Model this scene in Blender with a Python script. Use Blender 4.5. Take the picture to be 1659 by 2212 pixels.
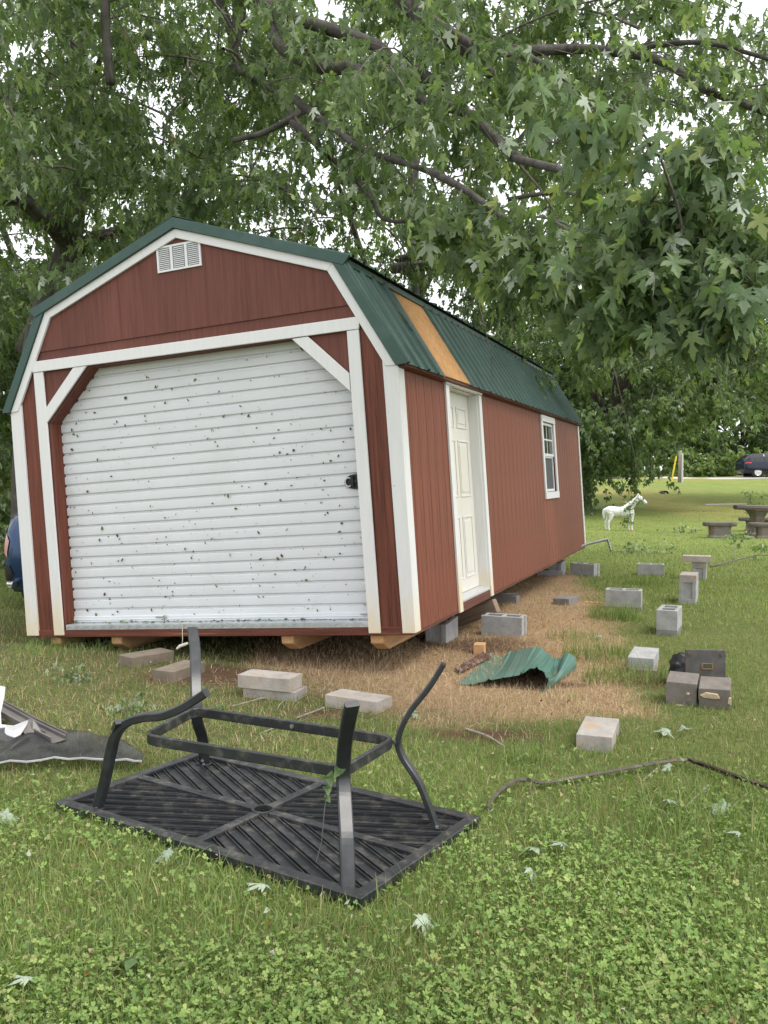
import bpy, bmesh, math, random
import numpy as np
from mathutils import Vector, Matrix, Quaternion

random.seed(7)
rng = np.random.default_rng(11)
R_ = math.radians
scene = bpy.context.scene
for o in list(bpy.data.objects):
    bpy.data.objects.remove(o)
col = scene.collection

# ------------------------------------------------------------------ camera, sky, sun, exposure
CAM_H = 1.5
PITCH = math.atan(135 / 3500)
cam_d = bpy.data.cameras.new('camera')
cam_d.sensor_fit = 'VERTICAL'
cam_d.sensor_height = 36.0
cam_d.lens = 36.0 * 3500 / 4032
cam_d.clip_start = 0.05
cam_d.clip_end = 1500
cam = bpy.data.objects.new('camera', cam_d)
col.objects.link(cam)
cam.location = (0, 0, CAM_H)
cam.rotation_euler = (math.pi / 2 - PITCH, 0, 0)
scene.camera = cam

SUN_EL, SUN_AZ = 58.0, 118.0          # azimuth measured from +Y towards +X
world = bpy.data.worlds.new('World')
scene.world = world
world.use_nodes = True
wn = world.node_tree.nodes
wl = world.node_tree.links
wn.clear()
w_out = wn.new('ShaderNodeOutputWorld')
w_bg = wn.new('ShaderNodeBackground')
w_sky = wn.new('ShaderNodeTexSky')
w_sky.sky_type = 'NISHITA'
w_sky.sun_disc = False
w_sky.sun_elevation = R_(SUN_EL)
w_sky.sun_rotation = R_(SUN_AZ)
w_sky.dust_density = 4.0
w_hs = wn.new('ShaderNodeHueSaturation')
w_hs.inputs['Saturation'].default_value = 0.15
w_mix = wn.new('ShaderNodeMixRGB')
w_mix.inputs['Fac'].default_value = 0.75
w_mix.inputs['Color2'].default_value = (9.6, 9.8, 10.2, 1)     # even cloud layer
w_bg.inputs['Strength'].default_value = 0.115
wl.new(w_sky.outputs[0], w_hs.inputs['Color'])
wl.new(w_hs.outputs[0], w_mix.inputs['Color1'])
wl.new(w_mix.outputs[0], w_bg.inputs['Color'])
wl.new(w_bg.outputs[0], w_out.inputs['Surface'])

sun_d = bpy.data.lights.new('sun', 'SUN')
sun_d.energy = 1.5
sun_d.angle = R_(22)
sun_d.color = (1.0, 0.95, 0.88)
sun = bpy.data.objects.new('sun', sun_d)
col.objects.link(sun)
sd = Vector((math.sin(R_(SUN_AZ)) * math.cos(R_(SUN_EL)), math.cos(R_(SUN_AZ)) * math.cos(R_(SUN_EL)), math.sin(R_(SUN_EL))))
sun.rotation_euler = sd.to_track_quat('Z', 'Y').to_euler()
sun.location = (20, 0, 30)

vs = scene.view_settings
vs.view_transform = 'Standard'
vs.look = 'None'
vs.gamma = 1.0
vs.use_curve_mapping = False
vs.exposure = 0.85

# ------------------------------------------------------------------ terrain and picking helpers
def smooth(a, b, x):
    t = np.clip((np.asarray(x, float) - a) / (b - a), 0, 1)
    return t * t * (3 - 2 * t)

def vnoise(x, y, seed=0):
    x = np.asarray(x, float); y = np.asarray(y, float)
    xi = np.floor(x).astype(np.int64); yi = np.floor(y).astype(np.int64)
    xf = x - xi; yf = y - yi
    def h(a, b):
        n = (a * 374761393 + b * 668265263 + seed * 1442695041) & 0x7fffffff
        n = ((n ^ (n >> 13)) * 1274126177) & 0x7fffffff
        return ((n ^ (n >> 16)) & 0xffff) / 65535.0
    u = xf * xf * (3 - 2 * xf); v = yf * yf * (3 - 2 * yf)
    return (h(xi, yi) * (1 - u) + h(xi + 1, yi) * u) * (1 - v) + (h(xi, yi + 1) * (1 - u) + h(xi + 1, yi + 1) * u) * v

def gz(x, y):
    x = np.asarray(x, float); y = np.asarray(y, float)
    z = 0.044 * np.clip(y - 27, 0, 34) * smooth(24, 33, y)
    z = z + 0.012 * np.clip(y - 66, 0, 120)
    z = z + (vnoise(x * .35, y * .35, 3) - .5) * .25 * smooth(14, 30, y)
    z = z + (vnoise(x * 1.7, y * 1.7, 5) - .5) * .022
    return z

CP, SP = math.cos(PITCH), math.sin(PITCH)
FD = 1920.0                                       # focal length in 1659 x 2212 measuring pixels
def ray(u, v):
    a = (u - 829.5) / FD; b = (v - 1106) / FD
    return Vector((a, CP - b * SP, -SP - b * CP))
def at(u, v, d):                                  # point at forward distance d
    r = ray(u, v); return Vector((0, 0, CAM_H)) + r * (d / r.y)
def G(u, v, z=0.0):                               # point on the ground (plus z)
    r = ray(u, v); t = 3.0
    for _ in range(60):
        p = Vector((0, 0, CAM_H)) + r * t
        e = p.z - (float(gz(p.x, p.y)) + z)
        t += e / max(0.02, -r.z + .02)
        if abs(e) < 1e-4: break
    return Vector((0, 0, CAM_H)) + r * t

# ------------------------------------------------------------------ mesh helpers
class MB:
    def __init__(s): s.v = []; s.f = []
    def add(s, vs, fs, M=None):
        n = len(s.v)
        for p in vs:
            p = Vector(p)
            s.v.append(tuple(M @ p) if M is not None else tuple(p))
        s.f += [tuple(i + n for i in f) for f in fs]
        return s
    def box(s, a, b, M=None):
        (x0, y0, z0), (x1, y1, z1) = a, b
        vs = [(x0,y0,z0),(x1,y0,z0),(x1,y1,z0),(x0,y1,z0),(x0,y0,z1),(x1,y0,z1),(x1,y1,z1),(x0,y1,z1)]
        return s.add(vs, [(0,3,2,1),(4,5,6,7),(0,1,5,4),(1,2,6,5),(2,3,7,6),(3,0,4,7)], M)
    def prism(s, poly, a, b, M=None, axis='y'):
        """poly: 2D outline; extruded between a and b along axis. 'y': poly=(x,z); 'x': poly=(y,z); 'z': poly=(x,y)"""
        def P(p, t):
            return {'y': (p[0], t, p[1]), 'x': (t, p[0], p[1]), 'z': (p[0], p[1], t)}[axis]
        n = len(poly)
        vs = [P(p, a) for p in poly] + [P(p, b) for p in poly]
        fs = [tuple(range(n)), tuple(range(2*n-1, n-1, -1))]
        fs += [(i, i + n, (i+1) % n + n, (i+1) % n) for i in range(n)]
        return s.add(vs, fs, M)
    def tube(s, pts, rad, n=8, caps=True, M=None):
        pts = [Vector(p) for p in pts]
        if not hasattr(rad, '__len__'): rad = [rad] * len(pts)
        vs = []; fs = []; up = None
        for i, p in enumerate(pts):
            t = (pts[min(i+1, len(pts)-1)] - pts[max(i-1, 0)])
            if t.length < 1e-9: t = Vector((0,0,1))
            t.normalize()
            if up is None:
                up = Vector((0,0,1)) if abs(t.z) < .9 else Vector((1,0,0))
            a = up - t * up.dot(t); a.normalize(); b = t.cross(a); up = a
            for k in range(n):
                an = 2 * math.pi * k / n
                vs.append(p + (a * math.cos(an) + b * math.sin(an)) * rad[i])
        for i in range(len(pts)-1):
            for k in range(n):
                fs.append((i*n+k, i*n+(k+1) % n, (i+1)*n+(k+1) % n, (i+1)*n+k))
        if caps:
            fs.append(tuple(range(n-1, -1, -1))); m = (len(pts)-1)*n
            fs.append(tuple(range(m, m+n)))
        return s.add(vs, fs, M)
    def sweep(s, prof, pts, side, M=None, closed=False):
        """prof: list of (lateral, up) points; side: vector or list of vectors giving the lateral direction"""
        pts = [Vector(p) for p in pts]; n = len(prof); vs = []; fs = []
        for i, p in enumerate(pts):
            if closed: t = pts[(i+1) % len(pts)] - pts[i-1]
            else: t = pts[min(i+1, len(pts)-1)] - pts[max(i-1, 0)]
            t.normalize()
            sv = Vector(side[i] if isinstance(side, list) else side)
            a = sv - t * sv.dot(t); a.normalize(); b = a.cross(t) * -1
            for (x, y) in prof: vs.append(p + a * x + b * y)
        m = len(pts)
        for i in range(m if closed else m-1):
            j = (i+1) % m
            for k in range(n):
                fs.append((i*n+k, i*n+(k+1) % n, j*n+(k+1) % n, j*n+k))
        if not closed:
            fs.append(tuple(range(n-1, -1, -1))); fs.append(tuple(range((m-1)*n, m*n)))
        return s.add(vs, fs, M)
    def ribbon(s, rows, thick=0.0):
        """rows: grid of points -> sheet (optionally solid)"""
        m = len(rows); n = len(rows[0])
        vs = [Vector(p) for r in rows for p in r]; fs = []
        for i in range(m-1):
            for j in range(n-1):
                fs.append((i*n+j, i*n+j+1, (i+1)*n+j+1, (i+1)*n+j))
        return s.add(vs, fs)
    def lathe(s, prof, n=20, M=None):
        vs = []; fs = []
        for (r, z) in prof:
            for k in range(n):
                an = 2*math.pi*k/n; vs.append((r*math.cos(an), r*math.sin(an), z))
        for i in range(len(prof)-1):
            for k in range(n):
                fs.append((i*n+k, i*n+(k+1) % n, (i+1)*n+(k+1) % n, (i+1)*n+k))
        fs.append(tuple(range(n-1, -1, -1))); m = (len(prof)-1)*n; fs.append(tuple(range(m, m+n)))
        return s.add(vs, fs, M)
    def mesh(s, name):
        me = bpy.data.meshes.new(name)
        me.from_pydata(s.v, [], s.f)
        bm = bmesh.new(); bm.from_mesh(me)
        bmesh.ops.recalc_face_normals(bm, faces=bm.faces)
        bm.to_mesh(me); bm.free()
        return me
    def build(s, name, mat, parent=None, bevel=0, smooth_=False, seg=1):
        me = s.mesh(name)
        return link(name, me, mat, parent, bevel, smooth_, seg)

def link(name, me, mat, parent=None, bevel=0, smooth_=False, seg=1):
    if mat is not None and not me.materials: me.materials.append(mat)
    o = bpy.data.objects.new(name, me); col.objects.link(o)
    if parent is not None: o.parent = parent
    if smooth_:
        for p in me.polygons: p.use_smooth = True
    if bevel:
        b = o.modifiers.new('bevel', 'BEVEL'); b.width = bevel; b.segments = seg; b.limit_method = 'ANGLE'; b.angle_limit = R_(40)
        b.harden_normals = False
    return o

def thing(name, label, cat, loc=(0,0,0), rz=0, group=None):
    o = bpy.data.objects.new(name, None); col.objects.link(o)
    o.empty_display_size = .1
    o.location = loc; o.rotation_euler = (0, 0, rz)
    return tag(o, label, cat, group)
def tag(o, label, cat, group=None):
    o['label'] = label; o['category'] = cat
    if group: o['group'] = group
    return o
def struct(o): o['kind'] = 'structure'; return o

def tri_mesh(name, V, F, mat, C=None, quad=False, smooth_=False):
    """V (n,3), F (m,3|4) arrays, C (n,3) vertex colours"""
    V = np.asarray(V, np.float32); F = np.asarray(F, np.int32)
    me = bpy.data.meshes.new(name)
    k = F.shape[1]
    me.vertices.add(len(V)); me.vertices.foreach_set('co', V.ravel())
    me.loops.add(F.size); me.loops.foreach_set('vertex_index', F.ravel())
    me.polygons.add(len(F))
    me.polygons.foreach_set('loop_start', np.arange(0, F.size, k, dtype=np.int32))
    me.polygons.foreach_set('loop_total', np.full(len(F), k, np.int32))
    if smooth_: me.polygons.foreach_set('use_smooth', np.ones(len(F), bool))
    if C is not None:
        a = me.color_attributes.new('tint', 'FLOAT_COLOR', 'POINT')
        c4 = np.ones((len(V), 4), np.float32); c4[:, :3] = C
        a.data.foreach_set('color', c4.ravel())
    me.update(calc_edges=True)
    if mat is not None: me.materials.append(mat)
    return me

# ------------------------------------------------------------------ materials
def mat_new(name):
    m = bpy.data.materials.new(name); m.use_nodes = True
    nt = m.node_tree; b = nt.nodes['Principled BSDF']
    return m, nt, b
def noise(nt, scale, detail=4, rough=.55, vec=None, dist=0):
    n = nt.nodes.new('ShaderNodeTexNoise'); n.inputs['Scale'].default_value = scale
    n.inputs['Detail'].default_value = detail; n.inputs['Roughness'].default_value = rough; n.inputs['Distortion'].default_value = dist
    if vec is not None: nt.links.new(vec, n.inputs['Vector'])
    return n
def ramp(nt, fac, stops):
    r = nt.nodes.new('ShaderNodeValToRGB'); e = r.color_ramp.elements
    e[0].position, e[0].color = stops[0][0], (*stops[0][1], 1)
    e[1].position, e[1].color = stops[-1][0], (*stops[-1][1], 1)
    for p, c in stops[1:-1]:
        x = e.new(p); x.color = (*c, 1)
    nt.links.new(fac, r.inputs['Fac']); return r
def mixc(nt, fac, a, b, mode='MIX'):
    n = nt.nodes.new('ShaderNodeMixRGB'); n.blend_type = mode
    for i, x in ((0, fac), (1, a), (2, b)):
        if hasattr(x, 'links'): nt.links.new(x, n.inputs[i])
        elif i == 0: n.inputs[0].default_value = x
        else: n.inputs[i].default_value = (*x, 1)
    return n.outputs[0]
def coord(nt, scale=(1,1,1), kind='Object'):
    t = nt.nodes.new('ShaderNodeTexCoord'); m = nt.nodes.new('ShaderNodeMapping')
    m.inputs['Scale'].default_value = scale
    nt.links.new(t.outputs[kind], m.inputs['Vector']); return m.outputs[0]
def bump(nt, b, h, strength=.3, dist=.01):
    n = nt.nodes.new('ShaderNodeBump'); n.inputs['Strength'].default_value = strength; n.inputs['Distance'].default_value = dist
    nt.links.new(h, n.inputs['Height']); nt.links.new(n.outputs[0], b.inputs['Normal'])
def simple(name, c, rough=.6, metal=0, var=.12, scale=8, bmp=.1, bscale=60, stretch=(1,1,1), spec=.4, dirt=None, dirt_amt=.0, dirt_scale=3):
    m, nt, b = mat_new(name)
    v = coord(nt, stretch)
    n = noise(nt, scale, 5, .6, v)
    lo = tuple(x * (1 - var) for x in c); hi = tuple(min(1, x * (1 + var)) for x in c)
    cc = ramp(nt, n.outputs['Fac'], [(.3, lo), (.7, hi)]).outputs[0]
    if dirt is not None:
        dn = noise(nt, dirt_scale, 6, .65, v)
        dr = ramp(nt, dn.outputs['Fac'], [(.5, (0,0,0)), (.72, (dirt_amt,)*3)])
        cc = mixc(nt, dr.outputs[0], cc, dirt)
    nt.links.new(cc, b.inputs['Base Color'])
    b.inputs['Roughness'].default_value = rough; b.inputs['Metallic'].default_value = metal
    b.inputs['Specular IOR Level'].default_value = spec
    if bmp:
        n2 = noise(nt, bscale, 4, .6, v); bump(nt, b, n2.outputs['Fac'], bmp, .004)
    return m

def wood_paint(name, c, grain_axis='z', var=.3, rough=.55, bmp=.35, wear=None, wear_amt=.0, fine=1.0):
    m, nt, b = mat_new(name)
    sc = {'z': (14*fine, 14*fine, .55), 'x': (.55, 14*fine, 14*fine), 'y': (14*fine, .55, 14*fine)}[grain_axis]
    v = coord(nt, sc)
    n = noise(nt, 3.0, 7, .62, v, .4)
    big = noise(nt, 1.1, 3, .5, coord(nt, (1,1,.35)))
    lo = tuple(x * (1 - var) for x in c); hi = tuple(min(1, x * (1 + var * .8)) for x in c)
    cc = ramp(nt, n.outputs['Fac'], [(.32, lo), (.52, c), (.75, hi)]).outputs[0]
    cc = mixc(nt, .5, cc, ramp(nt, big.outputs['Fac'], [(.3, (.5,.48,.5)), (.7, (1.35,1.3,1.25))]).outputs[0], 'MULTIPLY')
    if wear is not None:
        wn_ = noise(nt, 2.2, 8, .7, v)
        wr = ramp(nt, wn_.outputs['Fac'], [(.56, (0,0,0)), (.66, (wear_amt,)*3)])
        cc = mixc(nt, wr.outputs[0], cc, wear)
    nt.links.new(cc, b.inputs['Base Color'])
    b.inputs['Roughness'].default_value = rough
    b.inputs['Specular IOR Level'].default_value = .25
    bump(nt, b, n.outputs['Fac'], bmp, .006)
    return m

def concrete(name, c, tan=None, tan_amt=.5, rough=.95, coarse=.35):
    m, nt, b = mat_new(name)
    v = coord(nt)
    oi = nt.nodes.new('ShaderNodeObjectInfo')
    sh = nt.nodes.new('ShaderNodeVectorMath'); sh.operation = 'ADD'
    mul = nt.nodes.new('ShaderNodeMath'); mul.operation = 'MULTIPLY'; mul.inputs[1].default_value = 37
    nt.links.new(oi.outputs['Random'], mul.inputs[0]); nt.links.new(v, sh.inputs[0]); nt.links.new(mul.outputs[0], sh.inputs[1])
    v = sh.outputs[0]
    n = noise(nt, 9, 6, .65, v); f = noise(nt, 130, 3, .7, v)
    cc = ramp(nt, n.outputs['Fac'], [(.3, tuple(x*.74 for x in c)), (.55, c), (.75, tuple(min(1, x*1.13) for x in c))]).outputs[0]
    cc = mixc(nt, .55, cc, ramp(nt, f.outputs['Fac'], [(.3, (.62,)*3), (.6, (1.08,)*3)]).outputs[0], 'MULTIPLY')
    if tan is not None:
        t = noise(nt, 5.5, 4, .6, v)
        tr = ramp(nt, t.outputs['Fac'], [(.5, (0,0,0)), (.66, (tan_amt,)*3)])
        cc = mixc(nt, tr.outputs[0], cc, tan)
    nt.links.new(cc, b.inputs['Base Color']); b.inputs['Roughness'].default_value = rough
    b.inputs['Specular IOR Level'].default_value = .15
    bump(nt, b, f.outputs['Fac'], coarse, .004)
    return m

def foliage(name, trans=.35, rough=.5, hue=(1,1,1), spec=.25):
    m, nt, b = mat_new(name)
    a = nt.nodes.new('ShaderNodeAttribute'); a.attribute_name = 'tint'
    c = mixc(nt, 1.0, a.outputs['Color'], hue, 'MULTIPLY')
    nt.links.new(c, b.inputs['Base Color']); b.inputs['Roughness'].default_value = rough
    b.inputs['Specular IOR Level'].default_value = spec
    t = nt.nodes.new('ShaderNodeBsdfTranslucent')
    nt.links.new(mixc(nt, 1.0, c, (1.1, 1.25, .6), 'MULTIPLY'), t.inputs['Color'])
    mx = nt.nodes.new('ShaderNodeMixShader'); mx.inputs[0].default_value = trans
    nt.links.new(b.outputs[0], mx.inputs[1]); nt.links.new(t.outputs[0], mx.inputs[2])
    nt.links.new(mx.outputs[0], nt.nodes['Material Output'].inputs['Surface'])
    return m
def flat_leaf(name, c, trans=.3):
    m, nt, b = mat_new(name)
    n = noise(nt, 14, 3, .5, coord(nt))
    cc = ramp(nt, n.outputs['Fac'], [(.3, tuple(x*.8 for x in c)), (.7, tuple(x*1.15 for x in c))]).outputs[0]
    nt.links.new(cc, b.inputs['Base Color']); b.inputs['Roughness'].default_value = .55
    t = nt.nodes.new('ShaderNodeBsdfTranslucent'); nt.links.new(cc, t.inputs['Color'])
    mx = nt.nodes.new('ShaderNodeMixShader'); mx.inputs[0].default_value = trans
    nt.links.new(b.outputs[0], mx.inputs[1]); nt.links.new(t.outputs[0], mx.inputs[2])
    nt.links.new(mx.outputs[0], nt.nodes['Material Output'].inputs['Surface'])
    return m

M = {}
M['red_side'] = wood_paint('red_siding', (.205, .066, .036), 'z', .40, .6, .7)
M['red_front'] = wood_paint('red_gable', (.150, .058, .045), 'z', .22, .7, .5)
M['red_trim'] = wood_paint('red_board', (.145, .046, .028), 'z', .45, .55, .5)
M['rim'] = wood_paint('rim_board', (.14, .047, .03), 'x', .35, .7, .5, (.36, .22, .12), .75)
M['rim_side'] = wood_paint('rim_side', (.13, .05, .035), 'y', .35, .7, .5, (.30, .19, .11), .5)
M['white'] = simple('white_trim', (.76, .76, .745), .5, 0, .035, 5, .22, 26, (6, 6, .5), .4, (.62, .55, .40), .35, 1.2)
def stained_white():
    m, nt, b = mat_new('white_trim')
    v = coord(nt, (6, 6, .6)); n = noise(nt, 5, 5, .6, v); big = noise(nt, 2.0, 5, .65, coord(nt, (2, 2, 1)))
    cc = ramp(nt, n.outputs['Fac'], [(.3, (.65, .65, .64)), (.7, (.70, .70, .69))]).outputs[0]
    t = nt.nodes.new('ShaderNodeTexCoord'); sx = nt.nodes.new('ShaderNodeSeparateXYZ'); nt.links.new(t.outputs['Object'], sx.inputs[0])
    mr = nt.nodes.new('ShaderNodeMapRange'); mr.inputs['From Min'].default_value = .0; mr.inputs['From Max'].default_value = .62; mr.inputs['To Min'].default_value = .35; mr.inputs['To Max'].default_value = -.12
    nt.links.new(sx.outputs['Z'], mr.inputs['Value'])
    ad = nt.nodes.new('ShaderNodeMath'); ad.operation = 'ADD'; nt.links.new(big.outputs['Fac'], ad.inputs[0]); nt.links.new(mr.outputs[0], ad.inputs[1])
    fr = ramp(nt, ad.outputs[0], [(.55, (0,0,0)), (.85, (.75,.75,.75))])
    cc = mixc(nt, fr.outputs[0], cc, (.68, .57, .36))
    nt.links.new(cc, b.inputs['Base Color']); b.inputs['Roughness'].default_value = .5
    bump(nt, b, n.outputs['Fac'], .22, .004)
    return m
M['white'] = stained_white()
M['white_metal'] = simple('white_door_metal', (.655, .675, .69), .42, 0, .03, 2.5, .02, 40, (1,1,1), .4, (.54, .54, .50), .22, 2.2)
M['white_slab'] = simple('white_slab', (.64, .625, .57), .5, 0, .04, 3, .04, 30, (1,1,.5), .4, (.60, .55, .42), .5, 2.0)
M['vinyl'] = simple('vinyl', (.68, .69, .69), .4, 0, .02, 3, 0)
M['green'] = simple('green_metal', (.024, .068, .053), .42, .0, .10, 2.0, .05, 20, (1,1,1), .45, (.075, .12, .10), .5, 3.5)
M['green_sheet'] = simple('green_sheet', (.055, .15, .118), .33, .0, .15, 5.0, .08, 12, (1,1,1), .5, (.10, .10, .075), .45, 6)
M['osb'] = wood_paint('bare_sheathing', (.42, .235, .10), 'z', .35, .85, .4, (.26, .13, .055), .7, .9)
M['dark_wood'] = simple('dark_sheathing', (.10, .072, .045), .9, 0, .4, 12, .4, 40)
M['galv'] = simple('galvanised_plate', (.50, .53, .54), .42, .55, .15, 14, .05, 50)
M['lumber'] = wood_paint('new_lumber', (.52, .32, .16), 'y', .22, .75, .3)
M['lumber_grey'] = wood_paint('old_lumber', (.27, .205, .15), 'x', .3, .85, .4)
M['weathered'] = wood_paint('weathered_wood', (.30, .27, .23), 'x', .3, .9, .4)
M['black'] = simple('black_powder_coat', (.023, .0245, .027), .42, .0, .25, 9, .12, 160, (1,1,1), .45, (.22, .20, .165), .4, 15)
M['black_shiny'] = simple('black_leg_paint', (.022, .024, .027), .34, .0, .2, 6, .06, 120, (1,1,1), .5, (.10, .10, .09), .2, 12)
M['plastic'] = simple('black_plastic', (.012, .012, .013), .45, 0, .1, 5, 0)
M['steel'] = simple('steel', (.55, .55, .55), .3, .9, .1, 20, 0)
M['block'] = concrete('grey_block', (.37, .37, .368), (.31, .28, .24), .3)
M['block_tan'] = concrete('stained_block', (.37, .345, .315), (.38, .26, .165), .75)
M['block_brown'] = concrete('muddy_block', (.23, .19, .15), (.18, .15, .10), .7)
M['block_dark'] = concrete('old_dark_block', (.20, .178, .158), (.14, .12, .10), .4, .95, .8)
M['block_wet'] = concrete('damp_block', (.235, .225, .215), (.16, .145, .13), .6)
M['block_pale'] = concrete('pale_block', (.43, .39, .35), (.42, .31, .23), .5)
M['mortar'] = concrete('mortar_smear', (.56, .44, .30))
M['glass'] = simple('dark_glass', (.02, .024, .022), .06, 0, .1, 2, 0, 10, (1,1,1), .6)
M['screen'] = simple('insect_screen', (.075, .08, .085), .75, 0, .1, 60, 0)
M['brown_metal'] = simple('brown_trim_metal', (.045, .027, .022), .42, .1, .25, 9, .1, 30, (1,1,1), .5, (.20, .17, .15), .45, 9)
M['rust'] = simple('rusted_brown', (.085, .034, .022), .7, .2, .4, 14, .2, 60, (1,1,1), .3, (.45, .40, .38), .7, 8)
M['alu'] = simple('white_aluminium', (.54, .54, .54), .4, .2, .08, 4, .05, 20, (1,1,1), .5, (.42, .42, .41), .6, 4)
M['grey_metal'] = simple('grey_metal', (.17, .155, .145), .5, .3, .15, 8, .08, 40)
M['gutter'] = simple('gutter_grey', (.25, .255, .24), .5, .2, .15, 8, .08, 40, (1,1,1), .4, (.16, .15, .12), .6, 7)
M['gutter_pale'] = simple('pale_frame', (.42, .42, .42), .5, .1)
M['dark_plate'] = simple('dark_steel_plate', (.085, .082, .078), .6, .35, .3, 12, .2, 80, (1,1,1), .4, (.17, .10, .05), .6, 7)
M['brass'] = simple('brass', (.20, .135, .06), .45, .6, .2, 20, .1, 60)
M['bag'] = simple('black_bag', (.016, .017, .018), .5, 0, .2, 6, .25, 40)
M['pipe'] = simple('black_pipe', (.008, .008, .008), .5, 0, .1, 5, 0)
M['statue'] = simple('white_statue', (.78, .78, .77), .5, 0, .04, 6, .06, 40, (1,1,1), .3, (.55, .54, .52), .4, 5)
M['hoof'] = simple('hoof', (.42, .22, .20), .6)
M['log_top'] = wood_paint('log_grain_concrete', (.155, .135, .12), 'x', .4, .9, .8)
M['log_base'] = concrete('cast_base', (.20, .185, .165), (.27, .155, .10), .8, .95, .6)
M['asphalt'] = simple('road_surface', (.43, .40, .37), .95, 0, .1, 6, .2, 80)
M['yellow'] = simple('yellow_marker', (.75, .55, .03), .5)
M['cord'] = simple('cord', (.62, .58, .50), .8)
M['navy'] = simple('navy_paint', (.012, .016, .034), .18, .3, .05, 2, 0, 10, (1,1,1), .6)
M['blue'] = simple('blue_paint', (.008, .036, .10), .22, .3, .08, 2, 0, 10, (1,1,1), .6)
M['tyre'] = simple('tyre', (.015, .015, .015), .85)
M['alloy'] = simple('alloy', (.62, .62, .63), .3, .6, .05, 8, 0)
M['red_lens'] = simple('red_lens', (.45, .015, .02), .15, 0, .1, 8, 0, 10, (1,1,1), .6)
M['pink_lens'] = simple('faded_lens', (.52, .23, .22), .2, 0, .2, 10, 0, 10, (1,1,1), .6)
M['car_glass'] = simple('car_glass', (.02, .022, .025), .05, 0, .05, 2, 0, 10, (1,1,1), .6)
M['foliage'] = foliage('maple_foliage', .5)
M['grass'] = foliage('grass_blades', .3, .6)
M['leaf_green'] = flat_leaf('leaf_green', (.165, .255, .10), .5)
M['leaf_dark'] = flat_leaf('leaf_dark', (.125, .195, .088), .5)
M['leaf_yellow'] = flat_leaf('leaf_yellow', (.29, .36, .10), .5)
M['leaf_silver'] = flat_leaf('leaf_silver', (.36, .43, .33), .3)
M['leaf_rust'] = flat_leaf('leaf_rust', (.36, .23, .08), .4)
M['leaf_pale'] = flat_leaf('leaf_pale', (.36, .43, .32), .2)
M['debris'] = simple('leaf_bits', (.060, .085, .035), .8, 0, .5, 30, 0)
M['sprig'] = simple('fresh_sprig', (.11, .21, .05), .6, 0, .3, 20, 0)

def bark_mat(name, c):
    m, nt, b = mat_new(name)
    v = coord(nt, (5, 5, 1.1)); n = noise(nt, 3.2, 8, .68, v, .5)
    l = noise(nt, 2.2, 4, .6, coord(nt))
    cc = ramp(nt, n.outputs['Fac'], [(.34, tuple(x*.4 for x in c)), (.55, c), (.75, tuple(x*1.5 for x in c))]).outputs[0]
    cc = mixc(nt, ramp(nt, l.outputs['Fac'], [(.52, (0,0,0)), (.68, (.45,)*3)]).outputs[0], cc, (.19, .195, .17))
    nt.links.new(cc, b.inputs['Base Color']); b.inputs['Roughness'].default_value = .95
    bump(nt, b, n.outputs['Fac'], .9, .03)
    return m
M['bark'] = bark_mat('maple_bark', (.085, .074, .065))
M['twig'] = bark_mat('twig_bark', (.15, .13, .11))

def ground_mat():
    m, nt, b = mat_new('lawn_ground')
    a = nt.nodes.new('ShaderNodeAttribute'); a.attribute_name = 'tint'
    v = coord(nt)
    n1 = noise(nt, 22, 6, .7, v); n2 = noise(nt, 1.3, 5, .6, v); n3 = noise(nt, 130, 3, .7, v)
    c = mixc(nt, .85, a.outputs['Color'], ramp(nt, n1.outputs['Fac'], [(.28, (.45,.42,.4)), (.52, (1,1,1)), (.76, (1.55,1.5,1.35))]).outputs[0], 'MULTIPLY')
    c = mixc(nt, .6, c, ramp(nt, n2.outputs['Fac'], [(.3, (.72,.78,.7)), (.7, (1.22,1.18,1.2))]).outputs[0], 'MULTIPLY')
    c = mixc(nt, .6, c, ramp(nt, n3.outputs['Fac'], [(.3, (.6,.6,.55)), (.7, (1.3,1.3,1.25))]).outputs[0], 'MULTIPLY')
    nt.links.new(c, b.inputs['Base Color']); b.inputs['Roughness'].default_value = 1
    b.inputs['Specular IOR Level'].default_value = .08
    bump(nt, b, n1.outputs['Fac'], .8, .03)
    return m
M['ground'] = ground_mat()

def screen_mat():
    m, nt, b = mat_new('fallen_screen_mesh')
    n = noise(nt, 6, 5, .65, coord(nt))
    cc = ramp(nt, n.outputs['Fac'], [(.35, (.016,.016,.017)), (.75, (.10,.10,.10))]).outputs[0]
    nt.links.new(cc, b.inputs['Base Color']); b.inputs['Roughness'].default_value = .7
    t = nt.nodes.new('ShaderNodeBsdfTransparent')
    mx = nt.nodes.new('ShaderNodeMixShader'); mx.inputs[0].default_value = .5
    nt.links.new(b.outputs[0], mx.inputs[1]); nt.links.new(t.outputs[0], mx.inputs[2])
    nt.links.new(mx.outputs[0], nt.nodes['Material Output'].inputs['Surface'])
    return m
M['fallen_screen'] = screen_mat()

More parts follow.
